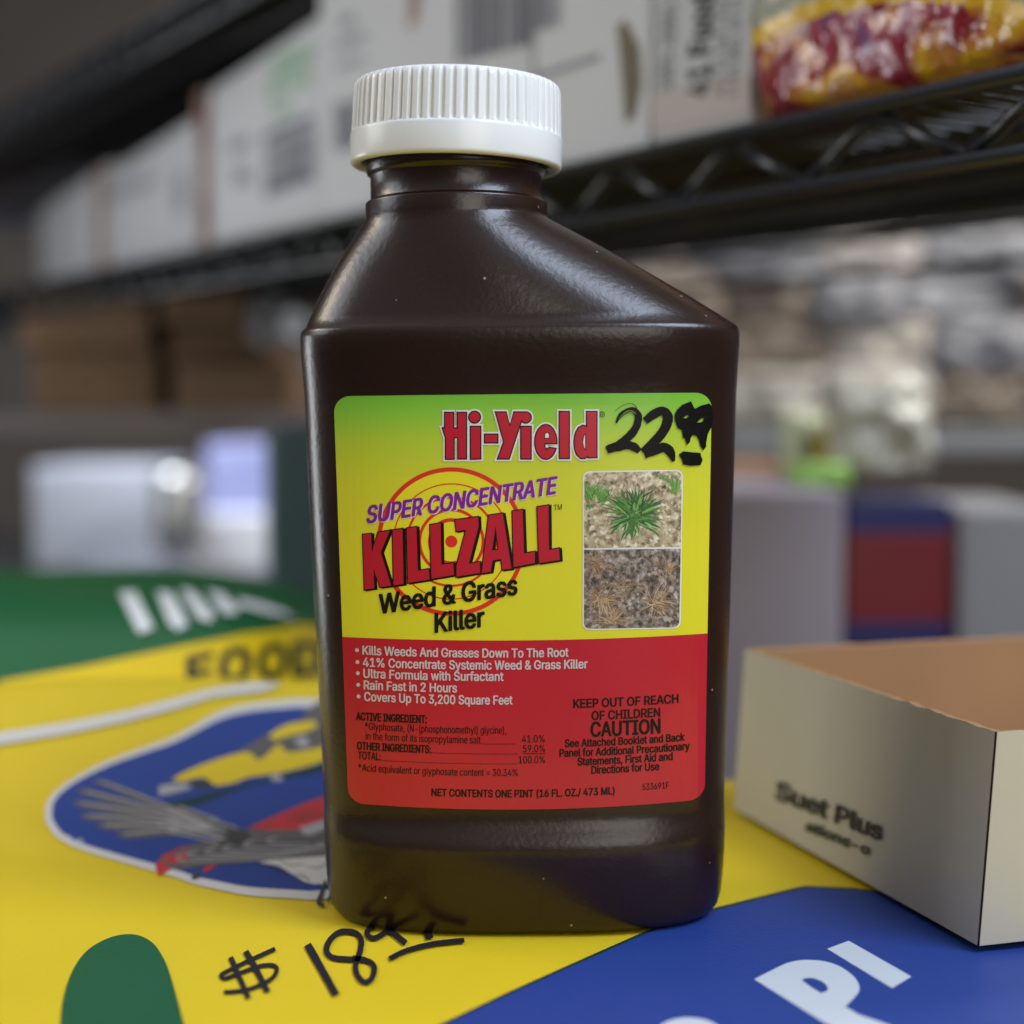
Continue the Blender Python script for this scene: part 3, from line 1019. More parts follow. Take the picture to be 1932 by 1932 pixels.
A.add(poly(Q3(arcpts(1000, 1330, 185, 88, 180, 360, 20))), M_fwht, 2)
obj_band = A.build('printed_band', feed)
obj_band['label'] = 'blue band with large white capital letters'

def E(pts):      # read from an enlarged view of the emblem
    return [(321.7 + p[0] * 0.3661, 1037.7 + p[1] * 0.3661) + ((p[2] * 0.3661,) if len(p) > 2 else ()) for p in pts]
A = Art(on_feed, step=24, lay=5e-5, base=2.5e-4)
emb = [(-610, 1390), (-600, 1300), (-510, 1215), (-340, 1125), (-150, 1055), (0, 1005), (100, 958), (250, 880), (400, 840), (600, 820), (680, 816), (900, 830), (1100, 960), (1150, 1300), (1080, 1650), (900, 1738),
       (740, 1762), (640, 1758), (400, 1742), (240, 1712), (130, 1688), (30, 1655), (-200, 1592), (-420, 1530), (-550, 1470)]
A.add(poly(E(smoothline(emb + emb[:1], 4)[:-1])), M_fblue, 1)
wr = [(x, y) for x, y in emb]
cxe, cye = 420, 1290
A.add(poly(E(smoothline([(cxe + (x - cxe) * 1.035, cye + (y - cye) * 1.095) for x, y in emb + emb[:1]], 4)[:-1])), M_fpale, 0)
A.add(poly(E([(330, 1060), (420, 1000), (500, 955), (640, 950), (785, 930), (900, 930), (900, 1040), (785, 1040), (600, 1050), (470, 1095), (420, 1070)])), M_fgry, 2)
A.add(poly(E([(660, 900), (700, 830), (785, 775), (900, 770), (900, 935), (760, 950), (690, 950)])), M_fgry, 2.2)
A.add(poly(E([(505, 965), (560, 925), (620, 900), (740, 888), (762, 915), (700, 945), (600, 968), (540, 988)])), M_fy, 3)
A.add(poly(E(smoothline([(5, 1192), (100, 1140), (260, 1080), (400, 1050), (450, 1090), (500, 1060), (560, 1010), (600, 1050), (700, 1040), (800, 1025), (800, 1090), (600, 1150), (400, 1180), (340, 1205), (220, 1222), (170, 1180), (60, 1205)], 3))), M_fy, 3.4)
A.add(poly(E([(640, 985), (690, 965), (720, 1010), (690, 1030), (650, 1010)])), M_flgr, 3.8)
A.add(poly(E([(80, 1210), (190, 1190), (230, 1225), (150, 1240)])), M_fdgr, 3.6)
A.add(poly(E([(-60, 1225), (0, 1213), (95, 1216), (110, 1236), (0, 1266), (-60, 1275)])), M_flgr, 3)
A.add(poly(E([(-100, 1330), (60, 1295), (300, 1235), (500, 1185), (795, 1108), (795, 1150), (500, 1200), (330, 1250), (140, 1322), (-60, 1360)])), M_fdg, 2)
A.add(poly(E([(510, 1175), (545, 1160), (582, 1180), (575, 1198), (525, 1198)])), M_flgr, 3)
A.add(poly(E([(-40, 1580), (60, 1540), (150, 1520), (240, 1522), (150, 1560), (20, 1640), (-60, 1690), (-80, 1640)])), M_fred, 2.4)
A.add(poly(E([(160, 1660), (200, 1630), (240, 1635), (180, 1670)])), M_fred, 2.4)
A.add(poly(E([(400, 1440), (560, 1370), (700, 1310), (800, 1278), (850, 1260), (850, 1400), (800, 1400), (700, 1440), (600, 1460)])), M_fred, 2.6)
for k in range(4):
    A.add(stroke(E([(480 + 60 * k, 1430 - 10 * k, 5), (800, 1310 + 24 * k, 5)]), 2, False), M_fdgr, 2.8)
A.add(poly(E([(-20, 1322), (0, 1325), (60, 1330), (160, 1370), (280, 1420), (340, 1440), (420, 1452), (560, 1450), (660, 1450), (700, 1430), (800, 1395), (870, 1400), (870, 1590), (800, 1585), (700, 1602), (500, 1612), (350, 1622), (200, 1632), (60, 1655), (0, 1650), (-60, 1600), (40, 1560), (160, 1510), (260, 1490), (120, 1480), (0, 1445)])), M_fgry, 3)
A.add(poly(E([(100, 1395), (280, 1430), (340, 1445), (430, 1470), (360, 1530), (270, 1545), (240, 1500), (290, 1470)])), M_fdgr, 3.2)
for (ex_, ey_), w0 in (((-480, 1250), 44), ((-500, 1310), 46), ((-460, 1375), 46), ((-380, 1425), 44), ((-280, 1470), 40), ((-400, 1200), 36)):
    A.add(stroke(E([(300, 1455, 40), ((300 + ex_) / 2, (1440 + ey_) / 2 + 6, w0), (ex_ + 60, ey_ + 10, w0 * .8), (ex_, ey_, 6)]), 30), M_fgry, 3.05 + w0 * 0.001)
    A.add(stroke(E([(250, 1448, 6), ((300 + ex_) / 2, (1432 + ey_) / 2, 9), (ex_ + 40, ey_ + 2, 7)]), 6), M_flgr, 4.05)
for a, b_ in (((-20, 1345), (282, 1458)), ((-20, 1392), (286, 1500)), ((45, 1332), (250, 1400)), ((-20, 1455), (250, 1520)), ((200, 1395), (345, 1445)), ((-60, 1420), (270, 1500))):
    A.add(stroke(E([a + (10,), b_ + (7,)]), 3, False), M_flgr, 4)
for y0, xs_ in ((1590, 20), (1572, 90), (1556, 180), (1540, 270), (1520, 380), (1500, 500)):
    A.add(stroke(E([(xs_ + 55, y0 - 12, 5), (xs_ + 5, y0 + 2, 8), (xs_ + 18, y0 + 20, 8), (xs_ + 140, y0 + 24, 7), (xs_ + 420, y0 + 14, 5), (820, y0 - 40, 4)]), 3), M_flgr, 4.2)
    A.add(stroke(E([(xs_ + 40, y0 + 8, 5), (xs_ + 200, y0 + 10, 9), (xs_ + 400, y0, 6)]), 3), M_fdgr, 4.1)
A.add(poly(E([(660, 1440), (700, 1430), (800, 1400), (850, 1395), (850, 1425), (720, 1480), (690, 1478)])), M_flgr, 4.3)
A.add(poly(E([(455, 1620), (520, 1608), (800, 1588), (870, 1585), (870, 1730), (740, 1734), (690, 1722), (640, 1690), (560, 1640)])), M_fpale, 5)
for pts in ([(560, 1612, 3), (620, 1635, 6), (690, 1628, 4)], [(640, 1690, 3), (680, 1690, 8), (720, 1720, 4)], [(700, 1640, 3), (760, 1650, 6), (815, 1620, 4)], [(470, 1625, 3), (540, 1650, 6), (610, 1690, 3)]):
    A.add(stroke(E(pts), 3), M_fdgr, 5.4)
A.add(stroke(E([(800, 1715, 14), (775, 1790, 20), (765, 1830, 26), (790, 1845, 12)]), 8), M_fdgr, 6)
A.add(stroke(E([(815, 1720, 10), (830, 1770, 18), (810, 1830, 10)]), 6), M_fdgr, 6)
A.add(poly(E([(105, 1705), (130, 1672), (165, 1690), (120, 1708)])), M_fdgr, 6)
pict = A.build('bird_emblem', feed)
pict['label'] = 'round blue emblem with grey feathers and yellow and red shapes'

# green side of the bag in the near left corner, pale sewn hem at the far end
A = Art(on_feed, step=24, lay=5e-5, base=2.5e-4)
A.add(poly(smoothline([(352, 1960), (346, 1932), (322, 1845), (306, 1806), (284, 1778), (250, 1765), (205, 1772), (160, 1800), (130, 1850), (115, 1920), (112, 2040)], 6) + [(352, 2040)]), M_fgrn, 0)
A.build('side_print', feed)
A = Art(on_feed, step=16, lay=5e-5, base=6e-4)
A.add(poly([(-60, 1395), (120, 1368), (240, 1345), (322, 1324), (400, 1303), (480, 1291), (532, 1294), (500, 1308), (400, 1320), (322, 1344), (240, 1365), (120, 1390), (-60, 1418)]), M_fpale, 0)
A.build('hem', feed)
# marker price
def B2(pts):
    return [(321.7 + p[0] * 0.3335, 1509.4 + p[1] * 0.3335) + ((p[2] * 0.3335,) if len(p) > 2 else ()) for p in pts]
A = Art(on_feed, step=20, lay=5e-5, base=3e-4)
M_mk2 = mat('marker on paper', (0.012, 0.010, 0.014, 1), 0.6, 0.3)
for i, (pts, wd) in enumerate((
        ([(592, 850), (470, 905), (340, 968), (288, 998), (310, 1018), (400, 985), (520, 945), (595, 950), (590, 1000), (530, 1045), (420, 1085), (303, 1096)], 24),
        ([(340, 898), (380, 990), (442, 1132)], 30), ([(425, 865), (480, 960), (550, 1096)], 34), ([(775, 828), (850, 960), (937, 1115)], 44),
        ([(1035, 912), (920, 902), (882, 862), (905, 800), (962, 757), (1040, 760), (1078, 800), (1072, 870), (1050, 935), (1052, 990), (1092, 1040), (1138, 1022), (1152, 955), (1112, 920), (1030, 905)], 32),
        ([(1150, 728), (1115, 752), (1120, 782), (1160, 790), (1230, 752)], 30), ([(1225, 735), (1290, 790), (1332, 822)], 34), ([(1450, 735), (1466, 798)], 44),
        ([(1238, 912), (1330, 866), (1480, 827), (1662, 806)], 28))):
    A.add(stroke(B2([p + (wd,) for p in pts]), 10, rough=0.04), M_mk2, i * 0.4)
hp2 = A.build('handwritten_price', feed)
hp2['label'] = 'price 18 dollars and cents written in black marker'

# ------------------------------------------------------------------ second bag behind
GB = (-0.30, -0.047, 0.105, 0.36)
def food_z(x, y):
    u = (x - GB[0]) / (GB[1] - GB[0]) * 2 - 1
    v = (y - GB[2]) / (GB[3] - GB[2]) * 2 - 1
    q = max(0.0, 1 - abs(u) ** 5) * max(0.0, 1 - abs(v) ** 3)
    return -0.09 + 0.131 * q ** 0.22 + 0.002 * mnoise.noise(Vector((x * 16, y * 16, 1)))
M_gb = mat('green bag plastic', lin(34, 112, 62, 0.7), 0.35, 0.5, bump=0.25, bscale=60)
M_gy = mat('yellow bag print', lin(228, 194, 20, 1.0), 0.35, 0.5)
M_gw = mat('white bag print', (0.8, 0.8, 0.78, 1), 0.35, 0.5)
M_gk = mat('black bag print', (0.02, 0.02, 0.015, 1), 0.35, 0.5)
food = thing('plant_food_bag', 'green and yellow bag with black lettering lying behind the yellow feed bag', 'bag', (-0.17, 0.23, -0.09))
V, F = [], []
for j in range(81):
    for i in range(81):
        x = lerp(GB[0], GB[1], 0.5 - 0.5 * math.cos(math.pi * i / 80)); y = lerp(GB[2], GB[3], 0.5 - 0.5 * math.cos(math.pi * j / 80))
        V.append((x, y, food_z(x, y)))
for j in range(80):
    for i in range(80):
        a = j * 81 + i
        F.append((a, a + 1, a + 82, a + 81))
obj('bag_body', V, F, M_gb, food)
on_food = on_surf(food_z, 0.40, 0.70, 90)
A = Art(on_food, step=12, lay=2e-4, base=8e-4)
A.add(poly([(322, 1228), (413, 1210), (468, 1199), (512, 1195), (556, 1183), (578, 1181), (600, 1185), (612, 1195), (612, 1322), (300, 1352), (100, 1400), (0, 1420), (0, 1290), (160, 1262)]), M_gy, 0)
for s, x0, x1, y, sl in (('F', 356, 398, 1310, -0.2), ('O', 418, 470, 1298, -.2), ('O', 490, 540, 1290, -.2), ('D', 556, 606, 1282, -.1)):
    boldadd(A, text(s, x0, x1, y, 62, slope=sl), M_gk, 1, 5.0)
A.build('lettering_band', food)
A = Art(on_food, step=12, lay=2e-4, base=8e-4)
for P in ([(296, 1120), (322, 1122), (340, 1150), (354, 1184), (334, 1194), (318, 1180)], [(340, 1115), (362, 1118), (404, 1163), (398, 1178), (374, 1172)],
          [(391, 1118), (420, 1123), (450, 1152), (444, 1164), (420, 1162)], [(450, 1133), (500, 1144), (540, 1158), (556, 1170), (500, 1160), (450, 1147)], [(225, 1122), (255, 1120), (290, 1190), (262, 1200)]):
    A.add(poly(P), M_gw, 0)
A.build('letter_strokes', food)

# ------------------------------------------------------------------ carton of cakes at the right
M_cream = mat('cream card', (0.46, 0.43, 0.355, 1), 0.7, 0.3, var=0.06, vscale=40)
M_kraft = mat('kraft card', (0.36, 0.20, 0.095, 1), 0.75, 0.25, var=0.15, vscale=30)
M_ink = mat('carton ink', (0.03, 0.032, 0.03, 1), 0.7, 0.3)
c0 = Vector((0.0545, 0.071, 0.0015)); c1 = Vector((0.0850, -0.030, 0.0015))
dvec = (c1 - c0)
dn = dvec.normalized()
out = Vector((-dn.y, dn.x, 0))
if out.x < 0: out = -out
suet = thing('cake_carton', 'open cream carton with bare brown inside standing on the yellow bag beside the bottle', 'carton', tuple(c0))
HB = Vector((0.0025, 0, 0.0395))
OW = out * 0.15
TH = 0.0022
def wall_panel(a, b_, inward, name, m_out, seed):
    """one carton side, outer skin cream and inner skin kraft, with a slightly ragged top edge"""
    n = 60
    V, F, fm = [], [], []
    for i in range(n + 1):
        t = i / n
        p = a + (b_ - a) * t
        rag = 0.0004 * mnoise.noise(Vector((t * 26, seed, 0))) + 0.0002 * mnoise.noise(Vector((t * 70, seed, 2)))
        top_ = HB * (1 + rag / 0.0395)
        V += [p, p + top_ - inward * 0.0, p + inward * TH + top_ * 0.992, p + inward * TH]
    for i in range(n):
        q = 4 * i
        F += [(q, q + 4, q + 5, q + 1), (q + 1, q + 5, q + 6, q + 2), (q + 2, q + 6, q + 7, q + 3)]
        fm += [0, 1, 1]
    obj(name, V, F, [m_out, M_kraft], suet, fm, smooth=False)
wall_panel(c0, c1, out, 'side_panel', M_cream, 1.0)
wall_panel(c0 + OW, c1 + OW, -out, 'side_panel', M_cream, 2.0)
wall_panel(c0 + out * TH, c0 + OW - out * TH, dn, 'end_panel', M_cream, 3.0)
wall_panel(c1 + out * 0.0003 + dn * 0.0003, c1 + OW - out * 0.0003 + dn * 0.0003, -dn, 'end_panel', M_cream, 4.0)
V, F = prism(c0 + Vector((0, 0, 0.001)) + out * TH + dn * TH, dvec * 0.95, out * 0.145, (0, 0, 0.0015))
obj('base_panel', V, F, M_kraft, suet, smooth=False)
nface = -out + Vector((0, 0, 0.065)); nface.normalize()
A = Art(on_plane(c0 - out * 0.0004, nface), step=50, base=1e-4)
boldadd(A, text('Suet Plus', 1464, 1664, 1506, 34, slope=0.40, shear=0.15), M_ink, 0, 2.0)
boldadd(A, text('ations-o', 1520, 1640, 1566, 20, slope=0.40, shear=0.15), M_ink, 0, 1.2)
A.build('lettering', suet)

# ------------------------------------------------------------------ wire shelf
M_wire = mat('black epoxy wire', (0.012, 0.013, 0.016, 1), 0.32, 0.5)
Pn = unproj(1610, 207, 0.385)
Pf = unproj(322, 484, 0.800)
e1 = (Pn - Pf).normalized()
e2 = Vector((-e1.y, e1.x, 0)).normalized()
if e2.y < 0: e2 = -e2
e3 = e1.cross(e2)
if e3.z < 0: e3 = -e3
LEN0 = 1.60
L0 = Pn - e1 * LEN0
LEN = LEN0 + 0.065
HT = 0.0169
def rk(s, d=0.0, h=0.0):
    return L0 + e1 * s + e2 * d + e3 * h
def at_px(px, h=0.0):
    lo, hi = LEN0 - 0.6, LEN
    for _ in range(40):
        m_ = (lo + hi) / 2
        if proj(rk(m_, 0, h))[0] < px: lo = m_
        else: hi = m_
    return lo
# zigzag phase: lower bends stand at picture x 1263 and 1506
s0 = at_px(1506, -HT)
PER = s0 - at_px(1263, -HT)
M_liner = mat('shelf liner board', (0.20, 0.14, 0.12, 1), 0.7, 0.3, var=0.5, vscale=12)
M_liner2 = mat('brown shelf liner board', (0.52, 0.33, 0.19, 1), 0.7, 0.3, var=0.6, vscale=14)
def wire_rack(label, h0, liner, deckw=0.205, ml=None):
    t_ = thing('wire_shelf', label, 'shelf', tuple(rk(0, 0, h0)), None, 'tiers of the black wire shelving')
    V, F = [], []
    tube(V, F, [rk(0, 0, h0), rk(LEN, 0, h0)], 0.0022)
    obj('top_rail', V, F, M_wire, t_)
    V, F = [], []
    tube(V, F, [rk(0, 0, h0 - HT), rk(LEN, 0, h0 - HT)], 0.0021)
    obj('bottom_rail', V, F, M_wire, t_)
    V, F = [], []
    s = s0 - int(s0 / PER) * PER
    zz = []
    while s < LEN - PER * .5:
        zz.append((s, -HT + 0.0016)); zz.append((s + PER * 0.46, -0.0016))
        s += PER
    for (a, ha), (b_, hb) in zip(zz, zz[1:]):
        tube(V, F, [rk(a, 0.0024, h0 + ha), rk(b_, 0.0024, h0 + hb)], 0.0018, 8)
    obj('truss', V, F, M_wire, t_)
    V, F = [], []
    s = 0.01
    while s < LEN:
        tube(V, F, [rk(s, 0.0, h0 + 0.001), rk(s, deckw, h0 + 0.001)], 0.0011, 6)
        s += 0.0085
    for d in (0.25, 0.5, 0.75, 1.0):
        tube(V, F, [rk(0, d * deckw, h0 - 0.0022), rk(LEN, d * deckw, h0 - 0.0022)], 0.0017, 8)
    tube(V, F, [rk(0, deckw, h0 - HT), rk(LEN, deckw, h0 - HT)], 0.0017, 8)
    obj('deck', V, F, M_wire, t_)
    V, F = prism(rk(liner[0], liner[2], h0 + 0.0028), e1 * (liner[1] - liner[0]), e2 * (deckw - 0.006 - liner[2]), e3 * 0.0012)
    obj('liner', V, F, ml or M_liner, t_, smooth=False)
    return t_
wire_rack('black wire shelf with zigzag truss edge carrying the white cartons behind the bottle', 0.0, (0.0, LEN, 0.05))
wire_rack('upper black wire shelf above the white cartons at the top left', 0.122, (0.0, LEN0 - 0.22, 0.012), ml=M_liner2)

# ------------------------------------------------------------------ white cartons on the shelf
M_wc = [mat('white carton card', (0.45 * k, 0.455 * k, 0.465 * k, 1), 0.65, 0.3, var=0.07, vscale=9) for k in (1.0, 0.93, 1.06)]
M_gray = mat('carton grey ink', (0.22, 0.22, 0.25, 1), 0.7, 0.2)
M_bar = mat('carton bar ink', (0.13, 0.13, 0.16, 1), 0.7, 0.2)
M_green = mat('carton green ink', lin(146, 178, 150, 0.8), 0.7, 0.2)
M_tape = mat('carton tape', lin(158, 128, 112, 0.8), 0.5, 0.3)
M_rust = mat('carton rust print', lin(126, 66, 62, 0.8), 0.6, 0.3)
M_stain = mat('torn card', lin(128, 118, 98, 0.7), 0.8, 0.2)
DECK = 0.0045
def carton(name, label, face, dirv, wd, ht, dp, m):
    """face = lower left front corner, dirv = unit vector along the face to the right"""
    up = e3
    back = up.cross(dirv).normalized()
    t_ = thing(name, label, 'carton', tuple(face), None, 'white cartons on the wire shelf')
    V, F = prism(face, dirv * wd, back * dp, up * ht, 0.0016)
    obj('carton_body', V, F, m, t_, smooth=False)
    n = -back
    return t_, on_plane(face + n * 0.0002, n), back
def bars(x0, x1, ys, sl, n, art, m, lay=1):
    """a barcode patch: ys=(top,bottom) at x0"""
    x = x0
    random.seed(int(x0))
    while x < x1:
        ww = random.choice((2.2, 3.5, 5.5)) * (x1 - x0) / 90
        y0 = ys[0] + sl * (x - x0); y1 = ys[1] + sl * 0.75 * (x - x0)
        art.add(poly([(x, y0), (x + ww, y0), (x + ww, y1), (x, y1)]), m, lay, step=900)
        x += ww + random.choice((2.0, 3.0, 4.5)) * (x1 - x0) / 90

def deck_at(px, d):
    """point of the deck at setback d behind the rail that projects to picture x = px"""
    lo, hi = 0.2, LEN + 0.3
    for _ in range(40):
        m_ = (lo + hi) / 2
        if proj(rk(m_, d, DECK))[0] < px: lo = m_
        else: hi = m_
    return rk(lo, d, DECK)

# carton seen along its long side
pR = deck_at(604, 0.019)
pL = deck_at(398, 0.040)
dv = (pR - pL).normalized()
wdB = (pR - pL).length
def face_h(p, px, py):
    lo, hi = 0.0, 0.6
    for _ in range(40):
        m_ = (lo + hi) / 2
        if proj(p + e3 * m_)[1] > py: lo = m_
        else: hi = m_
    return lo
hB = face_h(pL, 398, 170)
tB, fB, bkB = carton('white_carton', 'white carton with green print and a barcode on the wire shelf, left of the cap', pL, dv, wdB, hB, 0.10, M_wc[0])
A = Art(fB, step=900, base=2e-4, lay=1e-4)
A.add(poly([(512, 115), (540, 100), (590, 85), (592, 110), (560, 130), (520, 150)]), M_green, 0)
A.add(poly([(505, 150), (530, 145), (528, 185), (506, 190)]), M_green, 0)
A.add(poly([(540, 150), (585, 130), (588, 150), (545, 170)]), M_green, 0)
A.add(poly([(515, 205), (545, 190), (548, 210), (518, 225)]), M_green, 0)
A.add(poly([(500, 250), (590, 215), (592, 232), (500, 270)]), M_bar, 0)
bars(502, 592, (272, 345), -0.36, 20, A, M_gray)
A.add(poly([(500, 345), (592, 318), (592, 340), (500, 372)]), M_bar, 0)
A.add(poly([(430, 270), (470, 255), (472, 275), (432, 292)]), M_gray, 0)
A.add(poly([(440, 320), (470, 312), (472, 345), (445, 352)]), M_gray, 0)
A.build('print', tB)
# its neighbour further left, beyond a taped gap
pR2 = pL - dv * 0.006 - e2 * 0.0
wdA = 0.26
pL2 = pR2 - dv * wdA
tA, fA, bkA = carton('white_carton', 'white carton with pinkish brown tape at its edge, far left on the wire shelf', pL2, dv, wdA, hB * 0.9, 0.10, M_wc[1])
A = Art(fA, step=900, base=2e-4, lay=1e-4)
A.add(poly([(372, 176), (390, 168), (392, 460), (374, 470)]), M_tape, 0)
A.add(poly([(376, 210), (391, 202), (391, 270), (377, 276)]), M_rust, 1)
A.add(poly([(378, 372), (391, 366), (391, 425), (379, 430)]), M_rust, 1)
A.add(poly([(330, 330), (350, 322), (352, 400), (332, 408)]), M_gray, 0)
A.add(poly([(200, 360), (290, 330), (290, 350), (200, 380)]), M_gray, 0)
A.build('print', tA)
pX = pL2 - dv * 0.008
for nm_, m_ in (('plain white carton half hidden at the far end of the wire shelf', M_wc[2]),):
    pX = pX - dv * 0.32
    tX, fX, bX = carton('white_carton', nm_, pX, dv, 0.32, hB * 0.97, 0.10, m_)
    V, F = prism(pX + dv * 0.27 - bX * 0.0012, dv * 0.035, bX * 0.001, e3 * hB * 0.968)
    obj('tape', V, F, M_tape, tX, smooth=False)
# cartons parallel to the rail, their tops out of the picture
def row_carton(x0, x1, d, label, m, ht=0.112):
    a = deck_at(x0, d); b_ = deck_at(x1, d)
    return carton('white_carton', label, a, e1, (b_ - a).length, ht, 0.11, m)
tC, fC, _ = row_carton(603, 1003, 0.012, 'white carton with barcodes on the wire shelf, directly behind the white cap', M_wc[0], 0.112)
A = Art(fC, step=900, base=2e-4, lay=1e-4)
bars(632, 700, (195, 285), -0.2, 14, A, M_gray)
A.build('barcode', tC)
A = Art(fC, step=900, base=2e-4, lay=1e-4)
bars(862, 1000, (-40, 118), -0.33, 22, A, M_bar)
A.build('barcode', tC)
A = Art(fC, step=900, base=2e-4, lay=1e-4)
A.add(poly([(632, 80), (690, 58), (690, 72), (632, 96)]), M_gray, 0)
A.add(poly([(632, 122), (690, 104), (690, 114), (632, 133)]), M_gray, 0)
A.add(poly([(640, 36), (668, 26), (668, 44), (640, 54)]), M_gray, 0)
A.build('lettering', tC)
A = Art(fC, step=900, base=2e-4, lay=1e-4)
A.add(poly([(770, 60), (790, 30), (795, -40), (772, -40)]), M_tape, 0)
A.build('tape', tC)
tD, fD, _ = row_carton(1006, 1226, 0.0095, 'white carton with a torn brown patch, third from the right end of the wire shelf', M_wc[2])
A = Art(fD, step=900, base=2e-4, lay=1e-4)
bars(1008, 1056, (-40, 60), -0.3, 8, A, M_bar)
A.add(poly([(1010, 140), (1130, 100), (1130, 112), (1010, 152)]), M_gray, 0)
A.add(poly([(1165, 48), (1180, 38), (1206, 90), (1210, 160), (1196, 222), (1180, 232), (1172, 130)]), M_stain, 0)
A.build('print', tD)
tE, fE, _ = row_carton(1229, 1420, 0.0085, 'white carton with black lettering running up its side, next to the colourful bag', M_wc[1])
A = Art(fE, step=900, base=2e-4, lay=1e-4)
def vtext(s, xb, y0, y1, cap, bold):
    """lettering turned to read upwards; baseline at picture x = xb"""
    v, f = text(s, 0, y0 - y1, 0, cap, bold)
    return [(xb + y + 0.045 * x, y0 - x - 0.2 * y, l_) for x, y, l_ in v], f
A.add(vtext('100% 10001 1001', 1268, 168, -70, 24, 0.01), M_ink, 0)
boldadd(A, vtext('41 Food 4', 1338, 178, -60, 40, 0.05), M_ink, 0, 2.6)
A.add(vtext('001 11 101 1101 11', 1366, 180, -40, 16, 0.01), M_ink, 0)
A.add(vtext('1101 001 10 1111', 1390, 182, -40, 16, 0.01), M_ink, 0)
A.add(poly([(1231, 176), (1416, 140), (1416, 214), (1231, 252)]), mat('pinkish print', (0.42, 0.36, 0.345, 1), 0.65, 0.3, var=0.08, vscale=20), -0.5)
A.build('print', tE)

# colourful bag at the right end
def patch_mat():
    m = mat('printed bag film', (0.5, 0.1, 0.05, 1), 0.14, 0.5, coat=0.35)
    nt = m.node_tree; b = nt.nodes['Principled BSDF']
    t = nt.nodes.new('ShaderNodeTexCoord')
    v = nt.nodes.new('ShaderNodeTexNoise'); v.inputs['Scale'].default_value = 40; v.inputs['Detail'].default_value = 3
    nt.links.new(t.outputs['Object'], v.inputs['Vector'])
    r = nt.nodes.new('ShaderNodeValToRGB'); r.color_ramp.interpolation = 'EASE'
    cs = [(0.30, (110, 80, 130)), (0.40, (160, 60, 80)), (0.46, (140, 24, 38)), (0.52, (200, 130, 60)), (0.57, (222, 172, 30)), (0.72, (196, 130, 110))]
    for i, (p, c) in enumerate(cs):
        el = r.color_ramp.elements[i] if i < 2 else r.color_ramp.elements.new(p)
        el.position = p; el.color = lin(*c, 0.8)
    nt.links.new(v.outputs[0], r.inputs[0]); nt.links.new(r.outputs[0], b.inputs['Base Color'])
    n = nt.nodes.new('ShaderNodeTexNoise'); n.inputs['Scale'].default_value = 110
    nt.links.new(t.outputs['Object'], n.inputs['Vector'])
    bu = nt.nodes.new('ShaderNodeBump'); bu.inputs['Strength'].default_value = 0.6; bu.inputs['Distance'].default_value = 0.004
    nt.links.new(n.outputs[0], bu.inputs['Height']); nt.links.new(bu.outputs[0], b.inputs['Normal'])
    return m
M_pb = patch_mat()
M_olive = mat('olive bag film', lin(150, 150, 130, 0.8), 0.3, 0.5)
M_oy = mat('yellow bag band', lin(214, 172, 16, 0.9), 0.25, 0.5)
pB = deck_at(1424, 0.002)
yawB = math.atan2(e1.y, e1.x)
cB = pB + e1 * 0.052 + e2 * 0.015
cbag = thing('seed_bag', 'glossy red and yellow printed bag with a yellow band, right end of the wire shelf', 'bag', tuple(cB))
V, F = pillow(cB.x, cB.y, cB.z, 0.120, 0.115, 0.030, yawB, 3.0, 0.0022, 80, ex=0.15)
fm = []
for f in F:
    # the band is printed as an arch across the bag
    qx, qy = proj(sum((V[i] for i in f), Vector()) / len(f))
    d = qx - 1420
    yb = 90 - 0.56 * d + 0.0009 * d * d
    fm.append(0 if qy > yb else (1 if qy > yb - 34 else 2))
obj('bag_body', V, F, [M_pb, M_oy, M_olive], cbag, fm)

# ------------------------------------------------------------------ shelf behind, seen under the wire shelf
M_board = mat('grey shelf board', (0.20, 0.205, 0.205, 1), 0.5, 0.4, var=0.1, vscale=8)
M_wood = mat('dark timber', (0.075, 0.045, 0.026, 1), 0.6, 0.3, var=0.45, vscale=6)
SZ = 0.083
V, F = prism((0.06, 1.02, SZ - 0.018), (0.95, 0, 0), (0, 0.42, 0), (0, 0, 0.018), 0.002)
o = obj('shelf_board', V, F, M_board, smooth=False); tag(o, 'grey shelf board carrying silvery pouches, behind and right of the bottle', 'shelf')
SZL = 0.098
V, F = prism((-0.95, 1.00, SZL - 0.016), (0.92, 0, 0), (0, 0.42, 0), (0, 0, 0.016), 0.002)
o = obj('shelf_board', V, F, mat('brown shelf board', (0.16, 0.13, 0.12, 1), 0.5, 0.4, var=0.2, vscale=8), smooth=False)
tag(o, 'brownish shelf board under the brown boxes, behind and left of the bottle', 'shelf')

